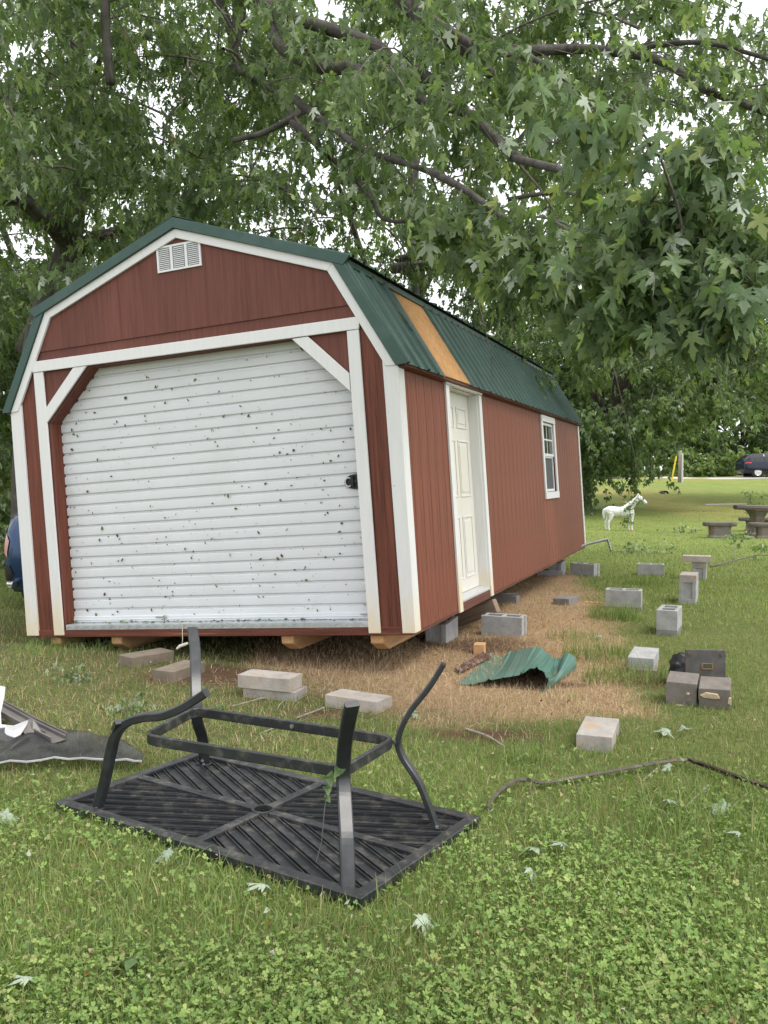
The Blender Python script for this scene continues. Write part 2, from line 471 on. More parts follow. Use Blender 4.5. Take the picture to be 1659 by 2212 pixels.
# ------------------------------------------------------------------ ground zones
DEAD = np.array([(1.66, 5.55), (1.0, 5.4), (.30, 5.45), (-.55, 6.35), (-1.05, 7.05), (-1.2, 9), (0.2, 14.6), (3.05, 14.2), (2.5, 10.2), (2.12, 7.8)])
def poly_sd(x, y, P):
    """signed distance, positive inside"""
    x = np.asarray(x, float); y = np.asarray(y, float)
    d = np.full(x.shape, 1e9); ins = np.zeros(x.shape, bool)
    n = len(P)
    for i in range(n):
        ax, ay = P[i]; bx, by = P[(i+1) % n]
        ex, ey = bx-ax, by-ay
        t = np.clip(((x-ax)*ex + (y-ay)*ey) / (ex*ex+ey*ey), 0, 1)
        d = np.minimum(d, np.hypot(x-ax-t*ex, y-ay-t*ey))
        c = ((ay > y) != (by > y)) & (x < (bx-ax)*(y-ay)/(by-ay+1e-12)+ax)
        ins ^= c
    return np.where(ins, d, -d)
DIRT = [(*G(1030, 1590)[:2], .38, .17), (*G(480, 1462)[:2], .55, .34), (*G(690, 1545)[:2], .3, .12), (*G(1010, 1395)[:2], .5, .4),
        (*G(1200, 1480)[:2], .25, .1), (*G(1385, 1470)[:2], .22, .2)]
def zones(x, y):
    x = np.asarray(x, float); y = np.asarray(y, float)
    jit = (vnoise(x*2.1, y*2.1, 8)-.5)*.9 + (vnoise(x*6, y*6, 9)-.5)*.45
    dead = smooth(-.22, .22, poly_sd(x, y, DEAD) + jit*.35)
    # the strip of green that has grown round the far hollow blocks
    dead = dead * (1 - .6*smooth(.5, .1, np.hypot((x-2.35)/.7, (y-9.2)/1.4) + jit*.3))
    dirt = np.zeros(x.shape)
    for (cx, cy, rx, ry) in DIRT:
        dirt = np.maximum(dirt, smooth(1.35, .55, np.hypot((x-cx)/rx, (y-cy)/ry) + jit*.7))
    sparse = smooth(.9, -.6, x - .25*(y-6) + jit*.7) * smooth(3.9, 5.2, y + jit*.6) * smooth(12, 9, y)
    clover = smooth(5.0, 3.3, y + jit*.9 + .25*np.abs(x-.2)*0) * (.55 + .45*vnoise(x*1.6, y*1.6, 21))
    return dead, dirt, sparse, clover

def lawn_cols(x, y):
    dead, dirt, sparse, clover = zones(x, y)
    far = smooth(9, 22, y)
    g = np.stack([.135 + 0*x, .150 + 0*x, .055 + 0*x], -1)
    gfar = np.array([.20, .245, .075])
    g = g*(1-far[..., None]) + gfar*far[..., None]
    yel = smooth(.58, .75, vnoise(x*.16+3, y*.13, 33)) * smooth(24, 34, y)
    g = g*(1-.55*yel[..., None]) + np.array([.30, .25, .10])*.55*yel[..., None]
    g = g*(1-sparse[..., None]*.55) + np.array([.105, .088, .050])*sparse[..., None]*.55
    g = g*(1-dead[..., None]) + np.array([.335, .228, .145])*dead[..., None]
    g = g*(1-dirt[..., None]) + np.array([.115, .070, .047])*dirt[..., None]
    return g

def axis_lines(spec):
    out = []
    for a, b, st in spec:
        out += list(np.arange(a, b, st))
    return np.array(sorted(set(np.round(out, 4))))
gx = axis_lines([(-400, -60, 40), (-60, -12, 4), (-12, -5, .7), (-5, 5, .07), (5, 12, .7), (12, 60, 4), (60, 401, 40)])
gy = axis_lines([(-60, -4, 8), (-4, 1.5, .5), (1.5, 9, .07), (9, 16, .14), (16, 34, .6), (34, 90, 2.5), (90, 600, 30)])
XX, YY = np.meshgrid(gx, gy)
ZZ = gz(XX, YY)
V = np.stack([XX, YY, ZZ], -1).reshape(-1, 3)
nx, ny = len(gx), len(gy)
ii, jj = np.meshgrid(np.arange(nx-1), np.arange(ny-1))
q = (jj*nx+ii).ravel()
F = np.stack([q, q+1, q+nx+1, q+nx], -1)
ground = struct(link('ground', tri_mesh('ground', V, F, M['ground'], lawn_cols(XX, YY).reshape(-1, 3), smooth_=True), None))

# the lane beyond the lawn
mb = MB(); rows = []
for x in np.arange(-200, 201, 2.0):
    y0 = 62.2 + .004*x
    row = []
    for t in (-1.7, -.9, 0, .9, 1.7):
        row.append((x, y0+t, float(gz(x, y0+t)) + .05 - .02*abs(t)))
    rows.append(row)
mb.ribbon(rows)
struct(mb.build('road', M['asphalt']))

# ------------------------------------------------------------------ the shed (local frame: x=0 right wall, -W left wall, y back, z up)
W, L, H = 3.66, 8.53, 1.98
Rw = [[0.93034, 0.36071, -0.06605], [-0.36005, 0.93267, 0.02203], [0.06955, 0.00328, 0.99757]]
Tw = (0.2281, 6.617, 0.3395)
shed = thing('shed', 'dark red barn shed with green gambrel roof and white roll-up door, slid off its blocks', 'shed')
mw = Matrix([[*Rw[0], Tw[0]], [*Rw[1], Tw[1]], [*Rw[2], Tw[2]], [0, 0, 0, 1]])
loc, rot, _ = mw.decompose()
shed.rotation_mode = 'QUATERNION'; shed.location = loc; shed.rotation_quaternion = rot
SM = Matrix.LocRotScale(loc, rot, None)
CX = -W/2
def SL(x, y, z): return SM @ Vector((x, y, z))

EH, EZ = 1.8368, 1.9985       # white rake line: eave, break, peak
BH, BZ = 1.3794, 2.8303
PZ = 3.3228
# front wall: lower sheet with the door opening, upper gable sheet lapping over it
SEAM = 2.51
def hw(z):  # half width of wall at height z
    if z <= EZ: return W/2
    if z <= BZ: return EH + (BH-EH)*(z-EZ)/(BZ-EZ)
    return BH*(PZ-z)/(PZ-BZ)
OL, ORr, OT = -3.262, -.372, 2.312            # door opening
CL = [(-3.262, 1.865), (-2.80, 2.312)]        # chamfered corners under the braces
CR = [(-.85, 2.312), (-.372, 1.845)]
poly = [(0, -.0), (0, EZ), (CX+hw(SEAM), SEAM), (CX-hw(SEAM), SEAM), (-W, EZ), (-W, 0), (OL, 0), CL[0], CL[1], CR[0], CR[1], (ORr, 0)]
# split U-shaped sheet into convex-ish pieces welded as one panel
mb = MB()
mb.prism([(-W, 0), (OL, 0), CL[0], (OL, OT), (OL, SEAM), (CX-hw(SEAM), SEAM), (-W, EZ)], 0, .02)
mb.prism([(ORr, 0), (0, 0), (0, EZ), (CX+hw(SEAM), SEAM), (ORr, SEAM), (ORr, OT), CR[1]], 0, .02)
mb.prism([(OL, OT), CL[1], CR[0], (ORr, OT), (ORr, SEAM), (OL, SEAM)], 0, .02)
mb.prism([CL[0], CL[1], (OL, OT)], 0, .02)
mb.prism([CR[0], CR[1], (ORr, OT)], 0, .02)
mb.build('front_wall_sheet', M['red_front'], shed)
mb = MB()
mb.prism([(CX-hw(SEAM)+.005, SEAM-.012), (CX+hw(SEAM)-.005, SEAM-.012), (CX+BH, BZ), (CX, PZ), (CX-BH, BZ)], -.010, .0195)
mb.build('gable_sheet', M['red_front'], shed, .002)
# vertical butt joints in the gable sheet
for x in (CX-.61, CX+.61):
    z1 = PZ - (PZ-BZ)/BH*.61 - .05
    MB().prism([(x-.003, SEAM), (x+.003, SEAM), (x+.003, z1), (x-.003, z1)], -.0125, -.009).build('gable_batten', M['red_front'], shed)
# door reveal
mb = MB()
mb.box((OL-.02, .0205, .05), (OL, .16, CL[0][1])); mb.box((ORr, .0205, .05), (ORr+.02, .16, CR[1][1]))
mb.box((CL[1][0], .0205, OT), (CR[0][0], .16, OT+.02))
for (a, b) in ((CL[0], CL[1]), (CR[0], CR[1])):
    nx_, nz_ = (b[1]-a[1]), -(b[0]-a[0]); l_ = math.hypot(nx_, nz_); nx_, nz_ = -nx_/l_*.02, -nz_/l_*.02
    mb.prism([a, b, (b[0]+nx_, b[1]+nz_), (a[0]+nx_, a[1]+nz_)], .0205, .16)
mb.build('door_reveal', M['red_trim'], shed)

# red boards between corner trim and door posts
MB().box((-.262, -.006, .003), (-.086, -.0005, 2.30)).build('front_board', M['red_trim'], shed, .002)
MB().box((-3.545, -.006, .003), (-3.37, -.0005, 2.16)).build('front_board', M['red_trim'], shed, .002)
MB().box((-.172-.003, -.009, .003), (-.172+.003, -.0055, 2.25)).build('board_joint', M['red_trim'], shed)

# white trim on the front
def wtrim(name, poly, a=-.028, b=-.0102, bev=.003):
    return MB().prism(poly, a, b).build(name, M['white'], shed, bev)
wtrim('door_header', [(-3.393, 2.325), (-.277, 2.305), (-.254, 2.398), (-3.416, 2.419)], -.032)
wtrim('door_post', [(-3.367, .002), (-3.262, .002), (-3.282, 2.321), (-3.387, 2.323)])
wtrim('door_post', [(-.36, .002), (-.262, .002), (-.277, 2.303), (-.376, 2.302)])
wtrim('corner_brace', [(-3.283, 1.998), (-3.283, 1.868), (-2.81, 2.319), (-2.952, 2.321)])
wtrim('corner_brace', [(-.379, 1.845), (-.379, 1.981), (-.704, 2.303), (-.842, 2.301)])
wtrim('corner_trim', [(-.086, 0), (.018, 0), (.018, 1.985), (-.106, 2.15)], -.026, -.0005)
wtrim('corner_trim', [(-3.66-.016, 0), (-3.545, 0), (-3.556, 2.161), (-3.66-.016, 1.985)], -.026, -.0005)
MB().box((.0005, -.0005, 0), (.018, .105, 1.985)).build('corner_trim', M['white'], shed, .003)
MB().box((.0005, L-.09, 0), (.018, L+.002, 1.975)).build('corner_trim', M['white'], shed, .003)
# white rake boards following the gambrel
def off(p, q, d):
    dx, dz = q[0]-p[0], q[1]-p[1]; l = math.hypot(dx, dz); return (-dz/l*d, dx/l*d)
Rk = [(CX+EH, EZ), (CX+BH, BZ), (CX, PZ), (CX-BH, BZ), (CX-EH, EZ)]
inn = [(CX+EH-.085, EZ+.005), (CX+BH-.05, BZ-.055), (CX, PZ-.075), (CX-BH+.05, BZ-.055), (CX-EH+.085, EZ+.005)]
for i in range(4):
    wtrim('rake_board', [Rk[i], Rk[i+1], inn[i+1], inn[i]], -.034, -.0105)

# gable vent with louvres
vx0, vx1, vz0, vz1 = -2.028, -1.607, 2.992, 3.203
vent = MB()
vent.box((vx0, -.022, vz0), (vx1, -.0105, vz0+.016)); vent.box((vx0, -.022, vz1-.016), (vx1, -.0105, vz1))
for k in range(4):
    x = vx0 + (vx1-vx0)*k/3
    wd = .018 if k in (0, 3) else .012
    a = x if k == 0 else x-wd if k == 3 else x-wd
    b = x+wd if k != 3 else x
    vent.box((a, -.022, vz0+.016), (b, -.0105, vz1-.016))
vent = vent.build('gable_vent', M['vinyl'], shed)
MB().box((vx0+.005, -.0125, vz0+.005), (vx1-.005, -.0102, vz1-.005)).build('vent_backing', M['gutter'], vent)
slat = None
for k in range(3):
    a = vx0 + (vx1-vx0)*k/3 + .02; b = vx0 + (vx1-vx0)*(k+1)/3 - .02
    for j in range(11):
        z = vz0 + .022 + j*(vz1-vz0-.04)/11
        if slat is None:
            mb = MB(); mb.prism([(-.0125, .012), (-.0115, .0125), (-.021, .001), (-.022, .0005)], 0, b-a, None, 'x')
            slat = mb.mesh('louvre'); slat.materials.append(M['vinyl'])
        o = link('louvre', slat, None, vent); o.location = (a, 0, z)

# roll-up door: four corrugated curtain panels, bottom bar, latch
door = bpy.data.objects.new('roll_up_door', None); col.objects.link(door); door.parent = shed
DY = .125
pitch = .0925
def curtain_profile(z0, n):
    pr = []
    for k in range(n):
        z = z0 + k*pitch
        pr += [(DY+.018, z), (DY+.018, z+.012), (DY+.001, z+.022), (DY, z+.050), (DY+.001, z+.084), ]
    pr.append((DY+.018, z0+n*pitch-.0005))
    return pr
zc = .105
for n in (6, 6, 6, 6):
    pr = curtain_profile(zc, n)
    mb = MB()
    vs = [(OL+.004, y, z) for y, z in pr] + [(ORr-.004, y, z) for y, z in pr]
    m_ = len(pr); mb.add(vs, [(i, i+1, m_+i+1, m_+i) for i in range(m_-1)])
    o = mb.build('curtain_panel', M['white_metal'], door)
    sl = o.modifiers.new('s', 'SOLIDIFY'); sl.thickness = .0015
    zc += n*pitch
mb = MB(); mb.box((OL+.004, DY-.014, .094), (ORr-.004, DY+.016, .146)); mb.box((OL+.004, DY-.020, .113), (ORr-.004, DY-.014, .122))
mb.build('bottom_bar', M['gutter'] if False else M['white_metal'], door, .003)
MB().box((OL+.004, DY-.004, .087), (ORr-.004, DY+.012, .0935)).build('bottom_seal', M['plastic'], door)
# latch plate
lt = MB(); c_ = []
for k in range(24):
    an = 2*math.pi*k/24; c_.append((-.440+.098*math.cos(an), 1.165+.058*math.sin(an)))
lt.prism(c_, DY-.016, DY-.004)
lt = lt.build('latch', M['plastic'], door, .003)
MB().box((-.475, DY-.034, 1.125), (-.452, DY-.0165, 1.21)).build('latch_slide', M['plastic'], door, .003)
MB().box((-.452, DY-.028, 1.155), (-.40, DY-.0165, 1.178)).build('latch_bar', M['plastic'], door, .003)
mb = MB(); mb.tube([(-.497+.027*math.cos(a), DY-.026, 1.163+.034*math.sin(a)) for a in np.linspace(.8, 5.4, 12)], .0055, 8)
mb.build('latch_ring', M['steel'], door, 0, True)
mb = MB(); mb.tube([(-.385, DY-.022, 1.195), (-.385, DY-.010, 1.195)], .012, 10); mb.build('latch_lock', M['steel'], door)
for x in (-2.32, -.42):
    mb = MB(); mb.box((x-.055, DY-.030, .128), (x+.055, DY-.0205, .140)); mb.box((x+.028, DY-.036, .118), (x+.05, DY-.0205, .150))
    mb.build('slide_bolt', M['steel'], door, .002)

# threshold plate with raised treads, rim board, skids
mb = MB(); mb.box((-3.240, -.016, .047), (-.361, -.0015, .0885)); mb.box((-3.240, -.016, .0886), (-.361, .16, .0925))
thr = mb.build('threshold_plate', M['galv'], shed, .002)
tread = MB(); tread.prism([(-.017, -.010), (-.010, -.013), (.017, .010), (.010, .013)], -.0185, -.0155)
tread = tread.mesh('tread'); tread.materials.append(M['steel'])
for k in range(62):
    x = -3.215 + k*.0461
    o = link('tread', tread, None, thr); o.location = (x, 0, .068)
    if k % 2: o.rotation_euler = (0, math.pi/2.6, 0)
MB().box((-W+.03, .0005, -.016), (-.03, .038, -.0008)).build('rim_board', M['rim'], shed, .004)
MB().box((-3.60, -.014, -.016), (-.01, -.0005, .0465)).build('front_rim', M['rim'], shed, .004)
MB().box((-.04, .0385, -.020), (-.002, L, -.0008)).build('rim_board', M['rim_side'], shed, .004)
MB().box((-W+.002, .0385, -.020), (-W+.04, L, -.0008)).build('rim_board', M['rim_side'], shed, .004)
MB().box((-W+.04, .04, -.0195), (-.04, L-.02, .04)).build('floor_deck', M['dark_wood'], shed)
for x in (-3.42, -2.76, -1.10, -.33):
    mb = MB(); mb.prism([(.035, -.021), (L-.05, -.021), (L-.05, -.150), (.16, -.150), (.035, -.085)], x-.045, x+.062, None, 'x')
    mb.build('skid', M['lumber'], shed, .006)

# side wall: one siding board per groove
def board(y0, y1, z0=.0, z1=1.985, x=.0):
    mb = MB(); g = .0045
    mb.prism([(y0+g, z0), (y1-g, z0), (y1-g, z1), (y0+g, z1)], -.014, x, None, 'x')
    return mb.build('siding_board', M['red_side'], shed, .0025)
BW = .2032
DO0, DO1, DZ = 1.25, 2.255, 1.965           # side door opening
WO0, WO1, WZ0, WZ1 = 5.46, 6.245, .955, 1.89   # window opening
share = None
for k in range(42):
    y0, y1 = k*BW, min((k+1)*BW, L)
    segs = [(0, 1.985)]
    if y1 > DO0 and y0 < DO1:
        if y0 < DO0: segs = [(0, 1.985, y0, DO0)]
        elif y1 > DO1: segs = [(0, 1.985, DO1, y1)]
        else: segs = [(DZ, 1.985)]
    elif y1 > WO0 and y0 < WO1:
        if y0 < WO0: segs = [(0, WZ0), (WZ1, 1.985), (WZ0+.001, WZ1-.001, y0, WO0)]
        elif y1 > WO1: segs = [(0, WZ0), (WZ1, 1.985), (WZ0+.001, WZ1-.001, WO1, y1)]
        else: segs = [(0, WZ0), (WZ1, 1.985)]
    if segs == [(0, 1.985)]:
        if share is None:
            mb = MB(); mb.box((-.014, .0030, 0), (0, BW-.0030, 1.985)); share = mb.mesh('siding_board'); share.materials.append(M['red_side'])
        o = link('siding_board', share, None, shed, .0025); o.location = (-.0002*(k % 3), y0, 0)
    else:
        for s in segs:
            a, b = (s[2], s[3]) if len(s) > 2 else (y0, y1)
            if b-a > .01: board(a, b, s[0], s[1], -.0002*(k % 3))
for y in (1.2192*2, 1.2192*4, 1.2192*6):      # sheet joints
    pass
mb = MB()   # sheathing behind the boards, left and back walls
mb.box((-.030, .021, 0), (-.0145, DO0-.03, 1.98)); mb.box((-.030, DO1+.03, 0), (-.0145, WO0-.02, 1.98)); mb.box((-.030, WO1+.02, 0), (-.0145, L-.02, 1.98))
mb.box((-.030, WO0-.02, 0), (-.0145, WO1+.02, WZ0)); mb.box((-.030, WO0-.02, WZ1), (-.0145, WO1+.02, 1.98)); mb.box((-.030, DO0-.03, DZ+.02), (-.0145, DO1+.03, 1.98))
mb.build('wall_backing', M['dark_wood'], shed)
MB().box((-W, .021, 0), (-W+.02, L-.02, 1.985)).build('left_wall', M['red_side'], shed)
MB().prism([(-W, 0), (0-.031, 0), (-.031, EZ), (CX+BH, BZ), (CX, PZ), (CX-BH, BZ), (-W, EZ)], L-.02, L).build('back_wall', M['red_side'], shed)
MB().box((-.0315, L-.09, 0), (-.0005, L-.0005, 1.98)).build('back_wall_edge', M['red_side'], shed)

# side door
sdoor = bpy.data.objects.new('side_door', None); col.objects.link(sdoor); sdoor.parent = shed
def sbox(name, a, b, mat='white', par=None, bev=.003):
    return MB().box(a, b).build(name, M[mat], par or sdoor, bev)
sbox('casing', (.0005, 1.160, -.02), (.022, 1.252, 1.972))
sbox('casing', (.0005, 2.253, -.015), (.022, 2.345, 1.968))
sbox('head_casing', (.0005, 1.148, 1.973), (.030, 2.357, 2.055))
sbox('jamb', (-.115, DO0-.028, .05), (.0004, DO0+.014, DZ)); sbox('jamb', (-.115, DO1-.014, .05), (.0004, DO1+.028, DZ)); sbox('head_jamb', (-.115, DO0-.028, DZ+.0005), (.0004, DO1+.028, DZ+.03))
slab = sbox('slab', (-.135, DO0+.0145, .098), (-.095, DO1-.0145, DZ-.002), 'white_slab', None, .002)
pw = (DO1-DO0-.029)
for (z0, z1) in ((.22, .80), (.98, 1.52), (1.63, 1.83)):
    for (a, b) in ((.115, .455), (.545, .885)):
        y0 = DO0+.0145+a*pw; y1 = DO0+.0145+b*pw
        mb = MB()
        for (p, q_) in (((-.0945, y0, z0), (-.088, y0+.018, z1)), ((-.0945, y1-.018, z0), (-.088, y1, z1)), ((-.0945, y0+.018, z0), (-.088, y1-.018, z0+.018)), ((-.0945, y0+.018, z1-.018), (-.088, y1-.018, z1))):
            mb.box(p, q_)
        pm = mb.build('panel_moulding', M['white_slab'], sdoor, .003)
        MB().box((-.0945, y0+.045, z0+.045), (-.0895, y1-.045, z1-.045)).build('raised_panel', M['white_slab'], sdoor, .004)
mb = MB(); mb.lathe([(.028, 0), (.028, .006), (.012, .012), (.012, .035), (.026, .045), (.028, .06), (.015, .07)], 14, Matrix.Translation((-.0948, DO0+.085, .95)) @ Matrix.Rotation(math.pi/2, 4, 'Y'))
mb.build('door_knob', M['steel'], sdoor, 0, True)
mb = MB(); mb.prism([(-.14, .055), (.012, .055), (.012, .075), (-.095, .094), (-.14, .094)], DO0+.0145, DO1-.0145)
mb.build('sill', M['alu'], sdoor, .002)
MB().box((-.0145, DO0+.002, -.03), (.006, DO1-.002, .0545)).build('sill_board', M['rim_side'], sdoor, .003)

# window
win = bpy.data.objects.new('window', None); col.objects.link(win); win.parent = shed
sbox('head_casing', (.0005, 5.372, 1.892), (.026, 6.333, 1.976), 'white', win)
sbox('sill_casing', (.0005, 5.372, .862), (.026, 6.333, .953), 'white', win)
sbox('casing', (.0005, 5.372, .954), (.022, 5.462, 1.891), 'white', win); sbox('casing', (.0005, 6.243, .954), (.022, 6.333, 1.891), 'white', win)
WM = 1.435
for (n_, z0, z1, xo) in (('upper_sash', WM, 1.885, -.012), ('lower_sash', .958, WM+.012, -.026)):
    mb = MB(); y0, y1 = 5.4635, 6.2415
    for (p, q_) in (((y0, z0), (y0+.035, z1)), ((y1-.035, z0), (y1, z1)), ((y0+.035, z0), (y1-.035, z0+.035)), ((y0+.035, z1-.035), (y1-.035, z1))):
        mb.box((xo-.018, p[0], p[1]), (xo+.008, q_[0], q_[1]))
    s_ = mb.build(n_, M['vinyl'], win, .002)
    if n_ == 'upper_sash':
        for a in range(2):
            for b in range(2):
                ya = y0+.036 + a*(y1-y0-.072)/2 + .004; yb = ya + (y1-y0-.072)/2 - .008
                za = z0+.036 + b*(z1-z0-.072)/2 + .004; zb = za + (z1-z0-.072)/2 - .008
                MB().box((xo-.010, ya, za), (xo-.006, yb, zb)).build('pane', M['glass'], win)
        mb = MB(); mb.box((xo-.0105, (y0+y1)/2-.009, z0+.036), (xo-.001, (y0+y1)/2+.009, z1-.036)); mb.box((xo-.0110, y0+.036, (z0+z1)/2-.009), (xo-.0015, y1-.036, (z0+z1)/2+.009))
        mb.build('muntin', M['vinyl'], win)
    else:
        MB().box((xo-.010, y0+.034, z0+.034), (xo-.006, y1-.034, z1-.034)).build('insect_screen', M['screen'], win)

# roof: profile in (half width, z)
UE, UZ = 1.512, 2.858
PK = 3.398
LE, LZ = 1.915, 2.005
LTOP = (1.452, 2.862)
RY0, RY1 = -.045, L+.075
def side_pt(h, z, y, s): return (CX + s*h, y, z)
def rib_profile(w, full=True):
    """offsets across a metal sheet: major ribs every .2286, two minor ribs between"""
    out = []; n = max(1, int(round(w/.2286)))
    st = w/n
    for k in range(n):
        a = k*st
        out += [(a, .0), (a+.012, .021), (a+.036, .021), (a+.048, 0), (a+.092, 0), (a+.098, .004), (a+.110, .004), (a+.116, 0), (a+.158, 0), (a+.164, .004), (a+.176, .004), (a+.182, 0)]
    out.append((w, 0)); return out
def roof_sheet(y0, y1, s, lower, jag=0, parent=None, cut=0):
    if lower: a, b = LTOP, (LE, LZ)
    else: a, b = (0.0, PK-.006), (UE+.02, UZ-.002-.005)
    dx, dz = b[0]-a[0], b[1]-a[1]; l = math.hypot(dx, dz); nxn, nzn = -dz/l, dx/l
    if nzn < 0: nxn, nzn = -nxn, -nzn
    top = []; bot = []
    for (o_, hgt) in rib_profile(y1-y0):
        y = y0+o_; j = (random.uniform(-.004, .006) if jag else 0)
        lo = 1 + j
        top.append(side_pt(a[0]+nxn*hgt, a[1]+nzn*hgt, y, s))
        bot.append(side_pt(a[0]+dx*lo+nxn*hgt, a[1]+dz*lo+nzn*hgt, y, s))
    mb = MB(); mb.ribbon([top, bot])
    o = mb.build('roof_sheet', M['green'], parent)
    sl = o.modifiers.new('s', 'SOLIDIFY'); sl.thickness = .0018; sl.offset = 0
    return o
roof = bpy.data.objects.new('roof', None); col.objects.link(roof); roof.parent = shed
OS0, OS1 = .955, 1.765
for s in (1, -1):
    # sheathing under the metal
    for (p, q_) in (((LTOP[0]-.02, LTOP[1]-.012), (LE-.012, LZ+.006)), ((0, PK-.022), (UE-.01, UZ-.018))):
        dx, dz = q_[0]-p[0], q_[1]-p[1]; l = math.hypot(dx, dz); n_ = (dz/l, -dx/l)
        if n_[1] > 0: n_ = (-n_[0], -n_[1])
        mb = MB(); mb.prism([(CX+s*p[0], p[1]), (CX+s*q_[0], q_[1]), (CX+s*(q_[0]+n_[0]*.014), q_[1]+n_[1]*.014), (CX+s*(p[0]+n_[0]*.014), p[1]+n_[1]*.014)], .0, L)
        mb.build('sheathing', M['dark_wood'], roof)
    spans = [(RY0+.02, .955)] if s == 1 else []
    y = OS1 if s == 1 else RY0+.02
    while y < RY1-.05:
        e = min(y+.9144, RY1); spans.append((y, e)); y = e
    for (a, b) in spans: roof_sheet(a, b, s, True, 1, roof)
    y = RY0+.02
    while y < RY1-.05:
        e = min(y+.9144, RY1); roof_sheet(y, e, s, False, 1, roof); y = e
# bare strip of sheathing where a sheet tore away
dx, dz = LE-LTOP[0], LZ-LTOP[1]; l = math.hypot(dx, dz); n_ = (-dz/l, dx/l)
p0 = (LTOP[0]-.004, LTOP[1]-.004); p1 = (LE-.006, LZ+.012)
mb = MB(); mb.prism([(CX+p0[0], p0[1]), (CX+p1[0], p1[1]), (CX+p1[0]-n_[0]*.012, p1[1]-n_[1]*.012), (CX+p0[0]-n_[0]*.012, p0[1]-n_[1]*.012)], OS0+.004, OS1-.004)
o = mb.build('bare_sheathing', M['osb'], roof); o['label'] = 'bare orange wood strip where a roof sheet is missing'
# torn scrap left on the sheet beside it
mb = MB()
for (a, b, w_) in (((.60, .30), (.74, .62), .006), ((.66, .38), (.72, .50), .005)):
    P0 = Vector((CX+LTOP[0]+dx*a[1]+n_[0]*.02, a[0], LTOP[1]+dz*a[1]+n_[1]*.02)); P1 = Vector((CX+LTOP[0]+dx*b[1]+n_[0]*.02, b[0], LTOP[1]+dz*b[1]+n_[1]*.02))
    mb.tube([P0, P0.lerp(P1, .5), P1], [w_*.4, w_, w_*.3], 5)
mb.build('stuck_twig', M['twig'], roof)
# green rake flashing on the front and back edges, eave closures, ridge cap
for (ya, yb) in ((-.058, -.0345), (L+.003, L+.08)):
    for s in (1, -1):
        wb = (CX+s*BH, BZ); we = (CX+s*EH, EZ)
        mb = MB(); mb.prism([we, wb, (CX+s*LTOP[0], LTOP[1]), (CX+s*(LE+.004), LZ-.004)], ya+.006, yb)
        mb.build('rake_flashing', M['green'], roof, .002)
        mb = MB(); mb.prism([(CX, PZ+.002), (CX+s*(UE-.04), UZ-.063), (CX+s*(UE+.02), UZ+.002), (CX, PK+.012)], ya, yb)
        mb.build('rake_flashing', M['green'], roof, .002)
for s in (1, -1):
    mb = MB(); mb.prism([(CX, PK+.030), (CX+s*.17, PK-.034), (CX+s*.17, PK-.038), (CX, PK+.024)], RY0, RY1); mb.build('ridge_cap', M['green'], roof)
    mb = MB(); mb.prism([(CX+s*1.36, 2.80), (CX+s*1.50, 2.795), (CX+s*1.50, 2.838), (CX+s*1.36, 2.86)], .0, L); mb.build('break_fascia', M['green'], roof)
    mb = MB(); mb.prism([(CX+s*1.832, 1.986), (CX+s*1.896, 1.995), (CX+s*1.896, 2.012), (CX+s*1.832, 2.03)], .0, L); mb.build('soffit_strip', M['red_trim'], roof)
# pull cord hanging over the threshold
crd = thing('pull_cord', 'white pull cord with a small wooden toggle hanging over the door threshold', 'cord')
pc = [SL(-1.985, .05, .094), SL(-2.03, -.02, .094), SL(-2.03, -.022, .05), SL(-2.03, -.03, -.03), SL(-2.035, -.035, -.085)]
crd.location = pc[1]
off_ = -Vector(crd.location)
mb = MB(); mb.tube([p+off_ for p in pc], .0035, 6); mb.build('cord', M['cord'], crd, 0, True)
e = pc[-1]+off_
mb = MB(); mb.tube([e+Vector((-.045, 0, -.03)), e+Vector((-.02, 0, -.008)), e+Vector((.03, 0, .01)), e+Vector((.05, 0, .018))], [.009, .013, .013, .01], 8); mb.build('toggle', M['cord'], crd)

# leaf scraps stuck to the door and trim (nobody could count them)
Vd = []; Fd = []; Cd = []
def scrap(x, y, z, s, a, asp, c):
    n = len(Vd); k = random.randint(4, 6)
    for i in range(k):
        an = a + 2*math.pi*i/k + random.uniform(-.3, .3); r = s*random.uniform(.55, 1.1)
        px = math.cos(an)*r; pz = math.sin(an)*r*asp
        Vd.append(SL(x+px*math.cos(a)-pz*math.sin(a), y-.002-random.random()*.006, z+px*math.sin(a)+pz*math.cos(a))); Cd.append(c)
    for i in range(1, k-1): Fd.append((n, n+i, n+i+1))
for k in range(700):
    x = random.uniform(OL+.05, ORr-.06); z = .15+2.1*random.random()**1.15
    if x < -2.8 and z > 1.85+(x+3.26)*.97: continue
    if x > -.85 and z > 2.31-(x+.85)*.97: continue
    s = .004+.016*random.random()**3.5
    if random.random() < .025: s = .022
    yel = random.random() < .3
    scrap(x, DY-.004, z, s, random.uniform(0, 6.28), random.uniform(.35, .8), (.13, .19, .06) if yel else random.choice(((.07, .10, .04), (.10, .11, .065), (.11, .085, .055))))
for k in range(90):
    x = random.uniform(-3.6, -.02); z = random.uniform(.05, 2.9)
    scrap(x, -.0345, z, .002+.006*random.random()**3, random.uniform(0, 6.28), .6, (.06, .06, .04)) if abs(x-CX) > 1.5 else None
for k in range(160):
    x = random.uniform(OL+.02, ORr-.02); y = random.uniform(0, DY-.02); s = .008+.02*random.random()**3
    n = len(Vd); a = random.uniform(0, 6.28)
    c = random.choice(((.05, .09, .03), (.09, .16, .04), (.05, .06, .035), (.16, .20, .13)))
    for i in range(5):
        an = a+i*1.256; Vd.append(SL(x+math.cos(an)*s*random.uniform(.5, 1), y+math.sin(an)*s*.6, .0945+random.random()*s*.9)); Cd.append(c)
    for i in range(1, 4): Fd.append((n, n+i, n+i+1))
